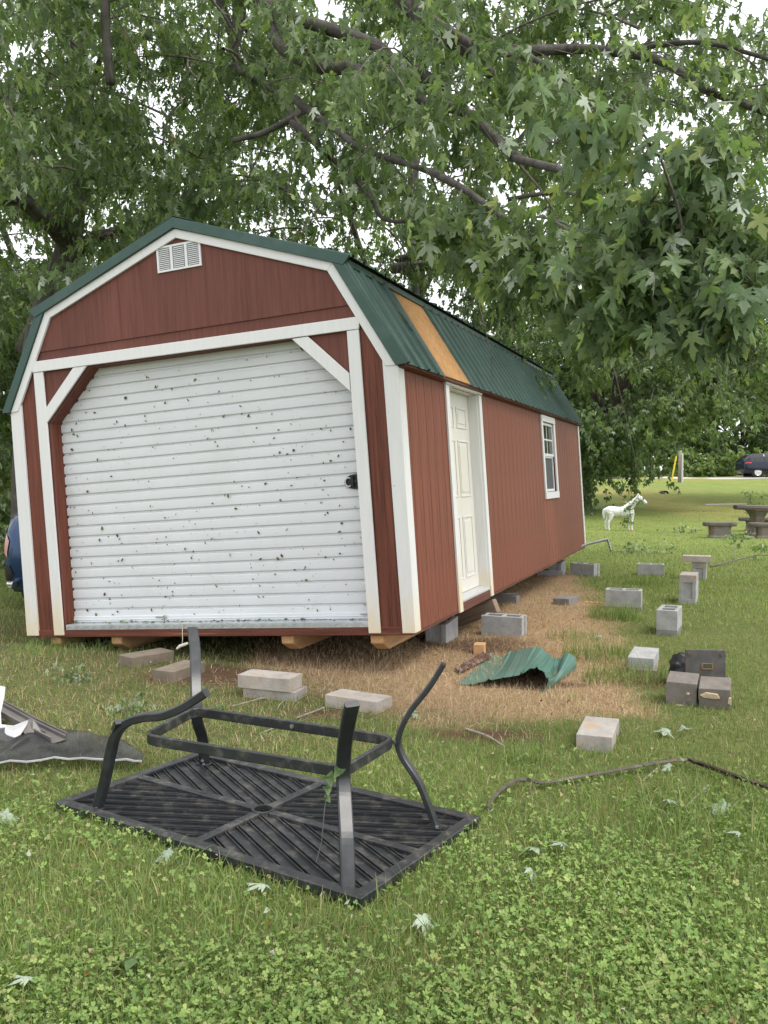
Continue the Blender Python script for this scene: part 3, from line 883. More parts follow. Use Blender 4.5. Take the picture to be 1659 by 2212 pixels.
o = link('leaf_debris', tri_mesh('leaf_debris', np.array([tuple(v) for v in Vd]), np.array(Fd), M['grass'], np.array(Cd)), None)
o['kind'] = 'stuff'; tag(o, 'shredded leaf scraps plastered over the roll-up door and its threshold', 'leaf debris')

# ------------------------------------------------------------------ upturned patio table
TC = Vector((-.531, 3.857, 0)); e1 = Vector((.834, -.551, 0)); e2 = Vector((.551, .834, 0))
table = thing('patio_table', 'black metal patio table lying upside down on the grass with its legs in the air', 'table', (TC.x, TC.y, .012), math.atan2(e1.y, e1.x))
TA, TB = .8385, .449
def tl(p):                                     # world -> table local
    d = Vector(p) - Vector((TC.x, TC.y, .012)); return Vector((d.dot(e1), d.dot(e2), d.z))
TZ = .034
top = bpy.data.objects.new('tabletop', None); col.objects.link(top); top.parent = table
RW = .052
def rail(x0, y0, x1, y1, z1=TZ, name='rail'):
    return MB().box((x0, y0, 0), (x1, y1, z1)).build(name, M['black'], top, .003)
rail(-TA, -TB, TA, -TB+RW); rail(-TA, TB-RW, TA, TB); rail(-TA, -TB+RW+.0005, -TA+RW, TB-RW-.0005); rail(TA-RW, -TB+RW+.0005, TA, TB-RW-.0005)
rail(-TA+RW+.0005, -.021, -.048, .021, TZ-.002); rail(.048, -.021, TA-RW-.0005, .021, TZ-.002); rail(-.021, -TB+RW+.0005, .021, -.048, TZ-.002); rail(-.021, .048, .021, TB-RW-.0005, TZ-.002)
mb = MB()
ring_ = [(.052, 0), (.052, TZ), (.040, TZ), (.040, 0)]
for k in range(20):
    a0, a1 = 2*math.pi*k/20, 2*math.pi*(k+1)/20
    vs = [(r*math.cos(a), r*math.sin(a), z) for a in (a0, a1) for (r, z) in ring_]
    mb.add(vs, [(0, 1, 5, 4), (1, 2, 6, 5), (2, 3, 7, 6), (3, 0, 4, 7)])
mb.build('umbrella_ring', M['black'], top)
# diagonal slats with turned-up edges, one object each, per quadrant
def clip(poly, a, b, c, keep_ge=True):
    """keep a*x+b*y >= c"""
    out = []
    for i in range(len(poly)):
        p, q_ = poly[i], poly[(i+1) % len(poly)]
        fp, fq = a*p[0]+b*p[1]-c, a*q_[0]+b*q_[1]-c
        if fp >= 0: out.append(p)
        if (fp >= 0) != (fq >= 0):
            t = fp/(fp-fq); out.append((p[0]+(q_[0]-p[0])*t, p[1]+(q_[1]-p[1])*t))
    return out
qx0, qx1, qy0, qy1 = .022, TA-RW-.001, .022, TB-RW-.001
for sx in (1, -1):
    for sy in (1, -1):
        rect = [(sx*qx0, sy*qy0), (sx*qx1, sy*qy0), (sx*qx1, sy*qy1), (sx*qx0, sy*qy1)]
        dvec = (sx*(qx1), sy*(qy1)); dl = math.hypot(*dvec); dx_, dy_ = dvec[0]/dl, dvec[1]/dl
        nx_, ny_ = -dy_, dx_
        stp, wid = .0625, .0515
        for k in range(-7, 8):
            c0 = k*stp - wid/2; c1 = c0 + wid
            pl = clip(clip(rect, nx_, ny_, c0), -nx_, -ny_, -c1)
            if len(pl) < 3: continue
            ar = abs(sum(pl[i][0]*pl[(i+1) % len(pl)][1]-pl[(i+1) % len(pl)][0]*pl[i][1] for i in range(len(pl))))/2
            if ar < .0006: continue
            mb = MB(); mb.prism(pl, .006, .014, None, 'z')
            for (ca, cb) in ((c0, c0+.004), (c1-.004, c1)):
                le = clip(clip(rect, nx_, ny_, ca), -nx_, -ny_, -cb)
                if len(le) >= 3: mb.prism(le, .0141, .0245, None, 'z')
            mb.build('slat', M['black'], top)
# legs: swept flat bars
def spline(P, n=8):
    P = [Vector(p) for p in P]; out = []
    for i in range(len(P)-1):
        a = P[max(i-1, 0)]; b = P[i]; c = P[i+1]; d = P[min(i+2, len(P)-1)]
        for k in range(n):
            t = k/n
            out.append(.5*((2*b)+(c-a)*t+(2*a-5*b+4*c-d)*t*t+(3*b-a-3*c+d)*t**3))
    out.append(P[-1]); return out
def rrect(w, h, r=.005):
    a, b = w/2, h/2
    return [(-a+r, -b), (a-r, -b), (a, -b+r), (a, b-r), (a-r, b), (-a+r, b), (-a, b-r), (-a, -b+r)]
def leg(P, side, w=.054, t=.024):
    pts = spline(P, 8)
    o = MB().sweep(rrect(w, t), pts, side).build('leg', M['black_shiny'], table, 0)
    b0 = pts[0]
    MB().box((b0.x-.036, b0.y-.026, .015), (b0.x+.036, b0.y+.026, .0225)).build('foot_plate', M['black'], o, .002)
    mb = MB(); mb.tube([(b0.x+.020, b0.y-.026, .0225), (b0.x+.020, b0.y-.026, .031)], .008, 8); mb.build('bolt', M['steel'], o)
    return o
rz = 1.5-(1.5-.325)*.97
legF = [(.765, -.405, .02), (.715, -.345, .13), (.635, -.25, .26), (.618, -.232, .34), (.66, -.28, .46), (.735, -.36, .58), (.80, -.425, .672)]
legR = [(.735, .290, .02), (.665, .270, .15), (.575, .262, .27), (.562, .262, .345), (.60, .285, .45), (.68, .325, .57), (.735, .355, .672)]
legB = [(-.713, .345, .02), (-.66, .28, .13), (-.585, .17, .26), (-.575, .155, .34), (-.64, .215, .46), (-.75, .32, .58), (-.85, .40, .672)]
def near3(P): return [(x*.97, y*.97, z if z < .1 else 1.5-(1.5-z)*.97) for x, y, z in P]
legF, legR, legB = near3(legF), near3(legR), near3(legB)
leg(legF, Vector((.6, .8, 0)))
leg(legR, Vector((.4, -.9, 0)))
leg(legB, Vector((.45, .88, 0)))
PL = [(211, 1735, 4.03), (226, 1690, 4.02), (238, 1632, 4.0), (250, 1588, 3.98), (275, 1561, 3.96), (312, 1549, 3.94), (352, 1545, 3.92), (392, 1530, 3.9), (420, 1513, 3.89), (446, 1496, 3.88)]
pl = [tl(at(u, v, d*.97)) for u, v, d in PL]; pl[0].z = .02
sideL = (e1*.35+Vector((0, 0, 0)))
lo = leg(pl, tl(Vector((TC.x, TC.y, .012)) + Vector((.25, .97, 0))), .052, .036)
lo['label'] = 'bent leg torn loose from the frame'
bk = tl(at(264, 1573, 3.84))
mb = MB(); mb.box((-.03, -.022, -.012), (.03, .022, .012), Matrix.Translation(bk+Vector((-.012, -.012, .012))) @ Matrix.Rotation(-.3, 4, 'Z') @ Matrix.Rotation(-.85, 4, 'Y'))
mb.build('end_bracket', M['black_shiny'], lo, .002)
# stretcher ring, rounded corners
RC = [(x*.97, y*.97) for x, y in [(-.405, -.335), (.600, -.205), (.545, .255), (-.555, .125)]]
pts = []
for i in range(4):
    p = Vector((*RC[i], rz)); a = Vector((*RC[i-1], rz)); b = Vector((*RC[(i+1) % 4], rz))
    da = (a-p).normalized(); db = (b-p).normalized(); r = .07
    for k in range(7):
        t = k/6; p0 = p+da*r; p2 = p+db*r
        pts.append(p0*(1-t)**2 + p*2*t*(1-t) + p2*t*t)
    n2 = Vector((*RC[(i+1) % 4], rz)); nn = (p-n2).normalized()
    s0, s1 = p+db*r, n2+nn*r
    for k in (1, 2, 3): pts.append(s0.lerp(s1, k/4))
MB().sweep(rrect(.046, .019, .004), pts, Vector((0, 0, 1)), None, True).build('stretcher_ring', M['black'], table)
for (x, y) in ((.018, .187), (-.543, .133), (.538, .236), (.587, -.199)):
    mb = MB(); mb.tube([(x, y-.014, rz), (x, y+.016, rz)], .010, 10); mb.build('bolt', M['steel'], table)
# leaves caught on the front leg
sp = thing('leaf_sprig', 'torn green leaf sprig caught on the front leg of the upturned table', 'leaves')
spw = Vector((TC.x, TC.y, .012)) + e1*.585 + e2*(-.256) + Vector((0, 0, .36)); sp.location = spw
for k, (dx, dy, dz, s, a) in enumerate(((-.02, -.01, .0, .075, .4), (.015, -.015, .025, .07, -.5), (-.025, -.012, -.04, .06, .2), (-.03, -.01, -.075, .05, .9))):
    mb = MB(); n = 7; vs = [(0, 0, 0)]
    for i in range(n):
        an = a+2*math.pi*i/n; r = s*(.42 if i % 2 else .24)
        vs.append((r*math.cos(an), -.012*(i % 3), r*math.sin(an)))
    mb.add([Vector(v)+Vector((dx, dy, dz)) for v in vs], [(0, i+1, (i+1) % n+1) for i in range(n)])
    mb.build('leaf', M['leaf_green'], sp)
mb = MB(); mb.tube([(-.02, -.01, 0), (-.04, -.02, -.12), (-.05, -.03, -.24), (-.07, -.05, -.31)], .0018, 4); mb.build('stem', M['twig'], sp)

# ------------------------------------------------------------------ concrete blocks
BLm, BLh, BLd = .397, .194, .092
def cells(xs, ys, fill, z0, z1):
    mb = MB(); idx = {}
    def vid(i, j, k):
        if (i, j, k) not in idx:
            idx[(i, j, k)] = len(mb.v); mb.v.append((xs[i], ys[j], (z0, z1)[k]))
        return idx[(i, j, k)]
    nx_, ny_ = len(xs)-1, len(ys)-1
    ok = lambda i, j: 0 <= i < nx_ and 0 <= j < ny_ and fill(i, j)
    for i in range(nx_):
        for j in range(ny_):
            if not ok(i, j): continue
            mb.f.append((vid(i, j, 1), vid(i+1, j, 1), vid(i+1, j+1, 1), vid(i, j+1, 1)))
            mb.f.append((vid(i, j, 0), vid(i, j+1, 0), vid(i+1, j+1, 0), vid(i+1, j, 0)))
            if not ok(i-1, j): mb.f.append((vid(i, j, 0), vid(i, j, 1), vid(i, j+1, 1), vid(i, j+1, 0)))
            if not ok(i+1, j): mb.f.append((vid(i+1, j, 0), vid(i+1, j+1, 0), vid(i+1, j+1, 1), vid(i+1, j, 1)))
            if not ok(i, j-1): mb.f.append((vid(i, j, 0), vid(i+1, j, 0), vid(i+1, j, 1), vid(i, j, 1)))
            if not ok(i, j+1): mb.f.append((vid(i, j+1, 0), vid(i, j+1, 1), vid(i+1, j+1, 1), vid(i+1, j+1, 0)))
    return mb
# hollow block lying normally: cores vertical, ends grooved; local x length, y depth, z height, centred in x/y on z=0
def hollow_mesh(flat=False):
    l, d = BLm/2, BLh/2
    xs = [-l, -l+.014, -l+.036, -.015, .015, l-.036, l-.014, l]; ys = [-d, -d+.034, -.052, .052, d-.034, d]
    def fill(i, j):
        if j in (1, 2, 3) and i in (2, 4): return False
        if j in (2,) and i in (0, 6) and not flat: return False
        return True
    return cells(xs, ys, fill, 0, .192).mesh('hollow_block')
def solid_mesh(l=BLm, d=BLh, h=BLd): return MB().box((-l/2, -d/2, 0), (l/2, d/2, h)).mesh('solid_block')
HB = hollow_mesh(); HF = hollow_mesh(True); SB = solid_mesh()
def block(mesh, mat, u0, u1, label, depth=BLh, front='l', z=0, sink=.012, rx=0, ry=0, drz=0, group=None, name='concrete_block', yaw=None):
    """u0,u1: measuring pixels of the ground edge seen at the front (left and right end)"""
    a = G(*u0); b = G(*u1); d = (b-a); yaw = math.atan2(d.y, d.x) if yaw is None else yaw
    mid = (a+b)/2; n = Vector((-math.sin(yaw), math.cos(yaw), 0))
    c = mid + n*depth/2
    o = bpy.data.objects.new(name, mesh.copy()); col.objects.link(o); o.data.materials.append(M[mat])
    o.location = (c.x, c.y, float(gz(c.x, c.y)) - sink + z)
    o.rotation_euler = (rx, ry, yaw + drz + (math.pi/2 if front == 's' else 0))
    bv = o.modifiers.new('bevel', 'BEVEL'); bv.width = .004; bv.segments = 2; bv.limit_method = 'ANGLE'
    return tag(o, label, 'concrete block', group)
block(SB, 'block_brown', (291, 1442), (371, 1427), 'muddy solid concrete block lying just in front of a skid under the shed')
block(SB, 'block_brown', (374, 1475), (445, 1451), 'brown muddy solid block on bare dirt behind the raised table leg')
s1 = block(SB, 'block_tan', (527, 1506), (636, 1516), 'half-sunk lower solid block under another one in front of the roll-up door', sink=.03)
s2 = block(SB, 'block_pale', (517, 1506), (622, 1516), 'pale solid block stacked crooked on another in front of the roll-up door', z=.062+.012, drz=-.02)
block(SB, 'block_pale', (710, 1528), (805, 1542), 'single pale solid block with one rusty stained end, between the roll-up door and the table')
block(HB, 'block', (1041, 1369), (1126, 1380), 'grey two-hole block on dead grass next to the leaning beam by the side door', sink=.006, yaw=-0.39)
block(SB, 'block_wet', (1192, 1303), (1232, 1311), 'flat damp solid block alone in the dead grass', front='s', depth=BLm, ry=.02, yaw=-.5)
block(SB, 'block_wet', (1062, 1302), (1098, 1302), 'low solid block in the shade under the shed behind the leaning beam', yaw=-0.35)
block(SB, 'block', (1172, 1243), (1204, 1244), 'low solid block poking out under the far end of the shed', yaw=-0.35)
w1 = block(SB, 'block_wet', (1306, 1317), (1385, 1321), 'sunken dark solid block carrying a two-hole block in the grass', sink=.05, yaw=-0.355)
block(HF, 'block', (1306, 1317), (1385, 1321), 'pale two-hole block standing on a sunken dark block beside long grass', z=.042+.012, drz=.01, yaw=-0.355)
block(HB, 'block', (1232, 1242), (1282, 1245), 'grey two-hole block by the far corner of the shed near the bent gutter', sink=.01, yaw=-0.7)
block(HF, 'block', (1375, 1241), (1437, 1246), 'pale two-hole block in green grass left of the block pillars', sink=.02, yaw=-0.3)
# pillars
block(HB, 'block', (1494, 1251), (1526, 1255), 'grey two-hole block at the foot of the pillar with an overhanging cap', front='s', depth=BLm, sink=.02, yaw=-0.37)
block(SB, 'block_tan', (1494, 1251), (1526, 1255), 'tan solid block in the middle of the pillar with an overhanging cap', front='s', depth=BLm, z=.172+.012, yaw=-0.37)
block(SB, 'block_pale', (1481, 1250), (1526, 1256), 'pale solid cap block hanging out over the left of its pillar', z=.264+.012, drz=.06, yaw=-0.42)
block(SB, 'block', (1465, 1304), (1503, 1306), 'solid block under the grooved block of the tan-topped pillar', front='s', depth=BLm, sink=.03, yaw=-0.41)
block(HB, 'block', (1466, 1304), (1503, 1306), 'grooved two-hole block in the middle of the tan-topped pillar', front='s', depth=BLm, z=.062+.012, yaw=-0.41)
block(SB, 'block_tan', (1466, 1304), (1504, 1306), 'tan-topped solid block capping its pillar', front='s', depth=BLm, z=.254+.012, yaw=-0.4)
block(SB, 'block_wet', (1418, 1370), (1462, 1376), 'dark wet solid block beneath a two-hole block showing its cores', front='s', depth=BLm, sink=.045, yaw=-0.43)
block(HF, 'block', (1418, 1370), (1462, 1376), 'two-hole block with both cores open upward on a wet dark base', front='s', depth=BLm, z=.047+.012, yaw=-0.43)
block(SB, 'block_brown', (1366, 1449), (1413, 1464), 'brownish lower block under a grey one at the edge of the dead grass', front='s', depth=BLm*.9, sink=.05, drz=.03, yaw=-0.36)
block(SB, 'block', (1360, 1446), (1409, 1463), 'smooth grey solid block on a brownish one at the edge of the dead grass', front='s', depth=BLm*.9, z=.042+.012, ry=-.03, yaw=-0.4)
DB = solid_mesh(.192, .235, .20)
d1 = block(DB, 'block_dark', (1440, 1519), (1502, 1527), 'coarse dark old block with a smear of mortar at its foot', depth=.23, sink=.035, rx=.10, ry=.02, yaw=-0.4)
d2 = block(DB, 'block_dark', (1513, 1528), (1577, 1534), 'coarse dark old block with a broad ledge of mortar across its face', depth=.23, sink=.05, rx=.14, ry=-.03, yaw=-0.4)
def smear(par, pts, y, nm='mortar_smear'):
    mb = MB(); mb.prism(pts, y-.010, y+.004); o = mb.build(nm, M['mortar'], par, .003); return o
smear(d1, [(-.05, .012), (.045, .012), (.03, .045), (.0, .052), (-.035, .046)], -.118)
smear(d1, [(.03, .125), (.05, .12), (.055, .135), (.035, .14)], -.118)
smear(d2, [(-.09, .155), (-.06, .14), (.0, .135), (.035, .14), (.02, .17), (-.05, .178)], -.121)
smear(d2, [(.078, .11), (.1, .1), (.1, .15), (.085, .15)], -.118)
block(SB, 'block_tan', (1248, 1618), (1320, 1625), 'solid block on its own at the near edge of the dead grass', front='s', depth=BLm*.92, sink=.004, yaw=-0.35)
# piers that still carry the raised side of the shed
for (x, y, nm, lb) in ((-.30, 1.62, HB, 'grey block carrying the raised skid beside the side door'), (-.30, 7.6, HB, 'grey block carrying the raised skid at the back of the shed')):
    top_ = SL(x, y, -.15); gz0 = float(gz(top_.x, top_.y))
    o = bpy.data.objects.new('concrete_block', nm.copy()); col.objects.link(o); o.data.materials.append(M['block'])
    o.location = (top_.x, top_.y, top_.z-.188); o.rotation_euler = (0, -.06, -.36+math.pi/2)
    tag(o, lb, 'concrete block')
    if o.location.z > .01:
        p_ = bpy.data.objects.new('support_block', None)
        bpy.data.objects.remove(p_)

# ------------------------------------------------------------------ boards, beam and offcuts
a = at(998, 1350, 8.95); b = at(1073, 1308, 8.75)
a.z = .075
ax = (b-a).normalized(); beam_l = (b-a).length
q_ = ax.to_track_quat('X', 'Z')
o = MB().box((-.05, -.045, -.07), (beam_l, .045, .07)).build('wooden_beam', M['lumber_grey'], None, .006)
o.location = a; o.rotation_mode = 'QUATERNION'; o.rotation_quaternion = q_
tag(o, 'weathered timber beam leaning out from under the shed behind a two-hole block', 'beam')
p = G(1036, 1411); o = MB().box((-.045, -.06, -.005), (.045, .06, .085)).build('wood_offcut', M['lumber'], None, .003)
o.location = p; o.rotation_euler = (0, 0, -.25); tag(o, 'small square offcut of fresh yellow lumber in the dead grass', 'wood offcut')
a, b = G(1262, 1303), G(1303, 1303)
o = MB().box((0, -.03, 0), ((b-a).length, .03, .018)).build('wood_strip', M['lumber'], None, .002)
o.location = a; o.rotation_euler = (0, 0, math.atan2((b-a).y, (b-a).x)); tag(o, 'thin pale wooden strip on the dead grass beside a flat damp block', 'wood strip')
a, b = G(1078, 1287), G(1120, 1284)
o = MB().box((0, -.02, 0), ((b-a).length, .02, .03)).build('wood_strip', M['weathered'], None, .002)
o.location = a; o.rotation_euler = (0, 0, math.atan2((b-a).y, (b-a).x)); tag(o, 'weathered stick of wood under the edge of the shed', 'wood strip')

# ------------------------------------------------------------------ torn green roof sheet lying in the dead grass
def c3(x, y): return ((1750+x/2.765)*.5486, (2200+y/2.765)*.5486)
FE = [((150, 1400), 6.38), ((290, 1372), 6.36), ((440, 1337), 6.33), ((620, 1302), 6.3), ((800, 1272), 6.26), ((880, 1235), 6.24), ((950, 1195), 6.22), ((1070, 1225), 6.19), ((1105, 1290), 6.17), ((1130, 1335), 6.15), ((1090, 1425), 6.12), ((1045, 1503), 6.09)]
BE = [((500, 1150), 7.45), ((600, 1085), 7.4), ((690, 1035), 7.36), ((790, 998), 7.3), ((940, 972), 7.24), ((1045, 970), 7.2), ((1100, 1020), 7.16), ((1190, 1082), 7.1), ((1270, 1070), 7.03), ((1320, 1030), 6.98), ((1405, 1065), 6.93), ((1440, 1240), 6.9)]
def edge(E, n):
    P = [at(*c3(*p), d) for p, d in E]
    P[0].z = max(P[0].z, .012); P[-1].z = max(.012, P[-1].z)
    seg = [0]
    for i in range(len(P)-1): seg.append(seg[-1]+(P[i+1]-P[i]).length)
    out = []
    sp_ = spline(P, 10)
    for k in range(n):
        out.append(sp_[int(round(k/(n-1)*(len(sp_)-1)))])
    return out
NS, NT = 111, 9
fe, be = edge(FE, NS), edge(BE, NS)
rows = []
for t in range(NT):
    tt = t/(NT-1); r = []
    for k in range(NS):
        p = fe[k].lerp(be[k], tt)
        ph = (k/(NS-1)*5.2) % 1
        rib = .016 if ph < .07 else .016*(1-(ph-.07)/.04) if ph < .11 else 0
        ph2 = abs(ph-.45); rib += .004 if ph2 < .03 else 0; ph3 = abs(ph-.75); rib += .004 if ph3 < .03 else 0
        p = p + Vector((0, -.25, 1))*rib
        sag = math.sin(math.pi*tt)*(-.025 - .03*math.sin(k/(NS-1)*9+1))
        dent = -.055*math.exp(-((k/(NS-1)-.74)/.05)**2-((tt-.6)/.3)**2)
        p.z = max(.006, p.z + sag + dent)
        r.append(p)
    rows.append(r)
mb = MB(); mb.ribbon(rows)
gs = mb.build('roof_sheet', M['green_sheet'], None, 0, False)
sl = gs.modifiers.new('s', 'SOLIDIFY'); sl.thickness = .002
tag(gs, 'crumpled green ribbed roof sheet lying in the dead grass', 'metal sheet')
P = [at(*c3(110, 1365), 6.85), at(*c3(250, 1220), 7.15), at(*c3(405, 1085), 7.5)]
Q = [at(*c3(180, 1372), 6.72), at(*c3(330, 1240), 6.98), at(*c3(515, 1110), 7.28)]
rows = []
for t in np.linspace(0, 1, 9):
    i = min(int(t*2), 1); u = t*2-i
    p = P[i].lerp(P[i+1], u); q_ = Q[i].lerp(Q[i+1], u)
    p.z = max(.012, p.z); q_.z = max(.02, q_.z)
    rows.append([p, p.lerp(q_, .2)+Vector((0, 0, .018)), p.lerp(q_, .5)+Vector((0, 0, .003)), p.lerp(q_, .8)+Vector((0, 0, .02)), q_])
mb = MB(); mb.ribbon(rows); o = mb.build('metal_trim_piece', M['rust'], None); sl = o.modifiers.new('s', 'SOLIDIFY'); sl.thickness = .003
tag(o, 'rusty brown trim piece with white scrapes beside the crumpled green sheet', 'metal trim')

# ------------------------------------------------------------------ long bent brown trim strip on the lawn
STRIP = [(1046, 1758), (1062, 1738), (1085, 1718), (1112, 1704), (1140, 1700), (1172, 1701), (1230, 1692), (1300, 1681), (1380, 1668), (1440, 1659), (1482, 1656), (1500, 1661), (1540, 1674), (1590, 1692), (1640, 1708), (1700, 1728), (1760, 1750)]
hz = [.02, .035, .05, .06, .05, .025, .03, .035, .045, .05, .05, .05, .045, .04, .035, .03, .02]
pts = [G(u, v) + Vector((0, 0, .014+h*.5)) for (u, v), h in zip(STRIP, hz)]
pts = spline(pts, 5)
prof = [(x*.62, y*.8) for x, y in [(-.028, 0), (.026, 0), (.026, .016), (.0235, .016), (.0235, .0025), (.001, .0025), (.001, .014), (-.0015, .014), (-.0015, .0025), (-.028, .0025)]]
o = MB().sweep(prof, pts, Vector((.15, -.8, .55))).build('metal_trim_strip', M['brown_metal'], None)
tag(o, 'long kinked brown metal trim strip lying across the lawn', 'metal strip')

# ------------------------------------------------------------------ wreckage by the left edge: screen, siding, gutter
def sheet(name, rows, mat, label, cat, th=.0015, sm=False):
    mb = MB(); mb.ribbon(rows); o = mb.build(name, M[mat], None, 0, sm)
    s = o.modifiers.new('s', 'SOLIDIFY'); s.thickness = th
    return tag(o, label, cat)
U = [(-70, -20, 40, 100, 160, 215, 262, 305), ]
botv = [(-70, 1682), (-10, 1673), (60, 1668), (120, 1664), (180, 1664), (230, 1667), (275, 1668), (308, 1668)]
topv = [(-70, 1606), (-10, 1598), (60, 1592), (115, 1591), (170, 1602), (215, 1612), (258, 1618), (310, 1650)]
rows = []
for j in range(9):
    t = j/8; r = []
    for i in range(29):
        s = i/28*7; k = min(int(s), 6); f = s-k
        bu = tuple(botv[k][c]*(1-f)+botv[k+1][c]*f for c in (0, 1)); tu = tuple(topv[k][c]*(1-f)+topv[k+1][c]*f for c in (0, 1))
        p = G(*bu).lerp(G(*tu), t)
        p.z = float(gz(p.x, p.y)) + .05 + .022*math.sin(i*.7+t*3) * math.sin(math.pi*t) + .02*vnoise(np.array(i*.5), np.array(j*.6), 4)
        r.append(p)
    rows.append(r)
scr = sheet('window_screen', rows, 'fallen_screen', 'torn black window screen with a white edge lying on the grass beside the table', 'window screen', .001, True)
fr = [r for r in rows[0]]
mb = MB().sweep([(-.004, -.004), (.004, -.004), (.004, .004), (-.004, .004)], [p+Vector((0, -.012, .004)) for p in fr], Vector((0, 1, 0)))
mb.build('frame_bar', M['gutter_pale'], scr)
a, b = at(-30, 1650, 4.62), at(66, 1583, 5.0)
mb = MB(); mb.sweep([(-.012, -.004), (.012, -.004), (.012, .006), (-.012, .006)], [a, a.lerp(b, .5)+Vector((0, 0, -.01)), b], Vector((.6, .2, .7)))
fb = mb.build('frame_bar', M['alu'], None); tag(fb, 'loose white frame bar leaning on the fallen screen', 'frame bar')
# brown-grey gutter length
def gutter_path(pix, z0): return [G(u, v) + Vector((0, 0, z)) for (u, v), z in zip(pix, z0)]
gp = gutter_path([(-60, 1528), (0, 1560), (70, 1594), (128, 1622)], [.09, .075, .055, .05])
o = MB().sweep([(x*.75, y*.7) for x, y in [(-.06, 0), (-.06, .055), (-.05, .058), (-.05, .048), (-.056, .045), (-.056, .004), (.05, .004), (.052, .03), (.066, .04), (.066, .055), (.058, .055), (.062, .036), (.056, 0)]], gp, Vector((.55, .8, .1))).build('gutter_length', M['grey_metal'], None)
tag(o, 'brownish grey gutter length lying under torn white aluminium', 'gutter')
A_ = [[(-60, 1470, 5.3), (-20, 1478, 5.3), (12, 1484, 5.3)], [(-60, 1500, 5.27), (-20, 1505, 5.26), (10, 1503, 5.27)], [(-60, 1545, 5.2), (-15, 1545, 5.2), (2, 1540, 5.2)], [(-60, 1590, 5.1), (-10, 1595, 5.05), (5, 1592, 5.06)]]
sheet('siding_scrap', [[at(*p) for p in r] for r in A_], 'alu', 'upright torn strip of white aluminium siding above the gutter length', 'siding scrap', .003)
A_ = [[(-40, 1562, 5.2), (10, 1566, 5.12), (30, 1568, 5.06), (62, 1556, 5.0)], [(-40, 1580, 5.1), (5, 1585, 5.0), (28, 1580, 4.94), (58, 1566, 4.92)], [(-40, 1592, 4.98), (0, 1598, 4.92), (18, 1602, 4.88), (44, 1588, 4.86)]]
sheet('siding_scrap', [[at(*p) for p in r] for r in A_], 'alu', 'bent white aluminium scrap folded over the gutter length', 'siding scrap', .003)
A_ = [[(62, 1553, 5.0), (72, 1556, 4.98), (80, 1564, 4.98)], [(48, 1580, 4.9), (70, 1582, 4.93), (88, 1580, 4.95)], [(66, 1600, 4.85), (90, 1606, 4.88), (104, 1607, 4.9)]]
sheet('siding_scrap', [[at(*p) for p in r] for r in A_], 'grey_metal', 'grey crumpled aluminium corner at the tip of the gutter length', 'siding scrap', .003)

# ------------------------------------------------------------------ dark plate and bag behind the dark blocks
pb = thing('metal_plate', 'dark rusty steel plate with two bolts and a brass nameplate standing behind dark blocks', 'metal plate')
a = at(1481, 1461, 6.22); b = at(1568.5, 1461, 6.18)
pb.location = ((a.x+b.x)/2, (a.y+b.y)/2, float(gz(a.x, a.y))-.01); pb.rotation_euler = (-.10, 0, math.atan2(b.y-a.y, b.x-a.x))
hwp = (b-a).length/2; ph_ = .292
MB().box((-hwp, 0, 0), (hwp, .018, ph_)).build('plate', M['dark_plate'], pb, .004)
for s in (-1, 1):
    mb = MB(); mb.tube([(s*(hwp-.026), -.012, ph_-.028), (s*(hwp-.026), .001, ph_-.028)], .013, 6); mb.build('bolt', M['dark_plate'], pb)
mb = MB(); x, z = .012, .175
mb.box((x-.04, -.006, z-.022), (x+.04, -.0005, z-.014)); mb.box((x-.04, -.006, z+.014), (x+.04, -.0005, z+.022)); mb.box((x-.04, -.006, z-.014), (x-.028, -.0005, z+.014)); mb.box((x+.028, -.006, z-.014), (x+.04, -.0005, z+.014))
np_ = mb.build('nameplate', M['brass'], pb, .001)
MB().box((x-.018, -.005, z-.003), (x+.018, -.0005, z+.006)).build('nameplate_insert', M['dark_plate'], np_)
bm = bmesh.new(); bmesh.ops.create_icosphere(bm, subdivisions=4, radius=1)
bag_c = at(1470, 1432, 6.42)
for v in bm.verts:
    n_ = float(vnoise(np.array(v.co.x*3+9), np.array(v.co.z*3+v.co.y*2), 6)); f = 1 + .25*(n_-.5)
    rf = float(vnoise(np.array(v.co.x*9+v.co.y*5), np.array(v.co.z*9), 7))
    if v.co.z > .35: f *= 1+.35*(rf-.5)
    v.co = Vector((v.co.x*.08*f, v.co.y*.09*f, (v.co.z*.125*f)))
    if v.co.z < -.11: v.co.z = -.11
me = bpy.data.meshes.new('bag'); bm.to_mesh(me); bm.free()
o = link('plastic_bag', me, M['bag'], None, 0, True); o.location = (bag_c.x, bag_c.y, .10); tag(o, 'knotted black plastic bag beside the dark steel plate', 'bag')
# ------------------------------------------------------------------ bent gutter piece at the far corner of the shed
gp = [at(1205, 1207, 13.2), at(1232, 1190, 13.8), at(1270, 1175, 14.6), at(1312, 1165, 15.3)]
gp2 = [at(1312, 1166, 15.3), at(1316, 1176, 15.2), at(1320, 1190, 15.1)]
gt = thing('downspout', 'grey bent downspout lying in the grass off the far corner of the shed', 'downspout', (gp[1].x, gp[1].y, 0))
o_ = Vector(gt.location)
for (pp, w_) in ((gp, .034), (gp2, .030)):
    pp = [Vector((p.x, p.y, max(p.z, .03)))-o_ for p in pp]
    MB().sweep(rrect(w_*1.6, w_*.9, .008), pp, Vector((.1, -.7, .7))).build('tube_section', M['gutter'], gt)

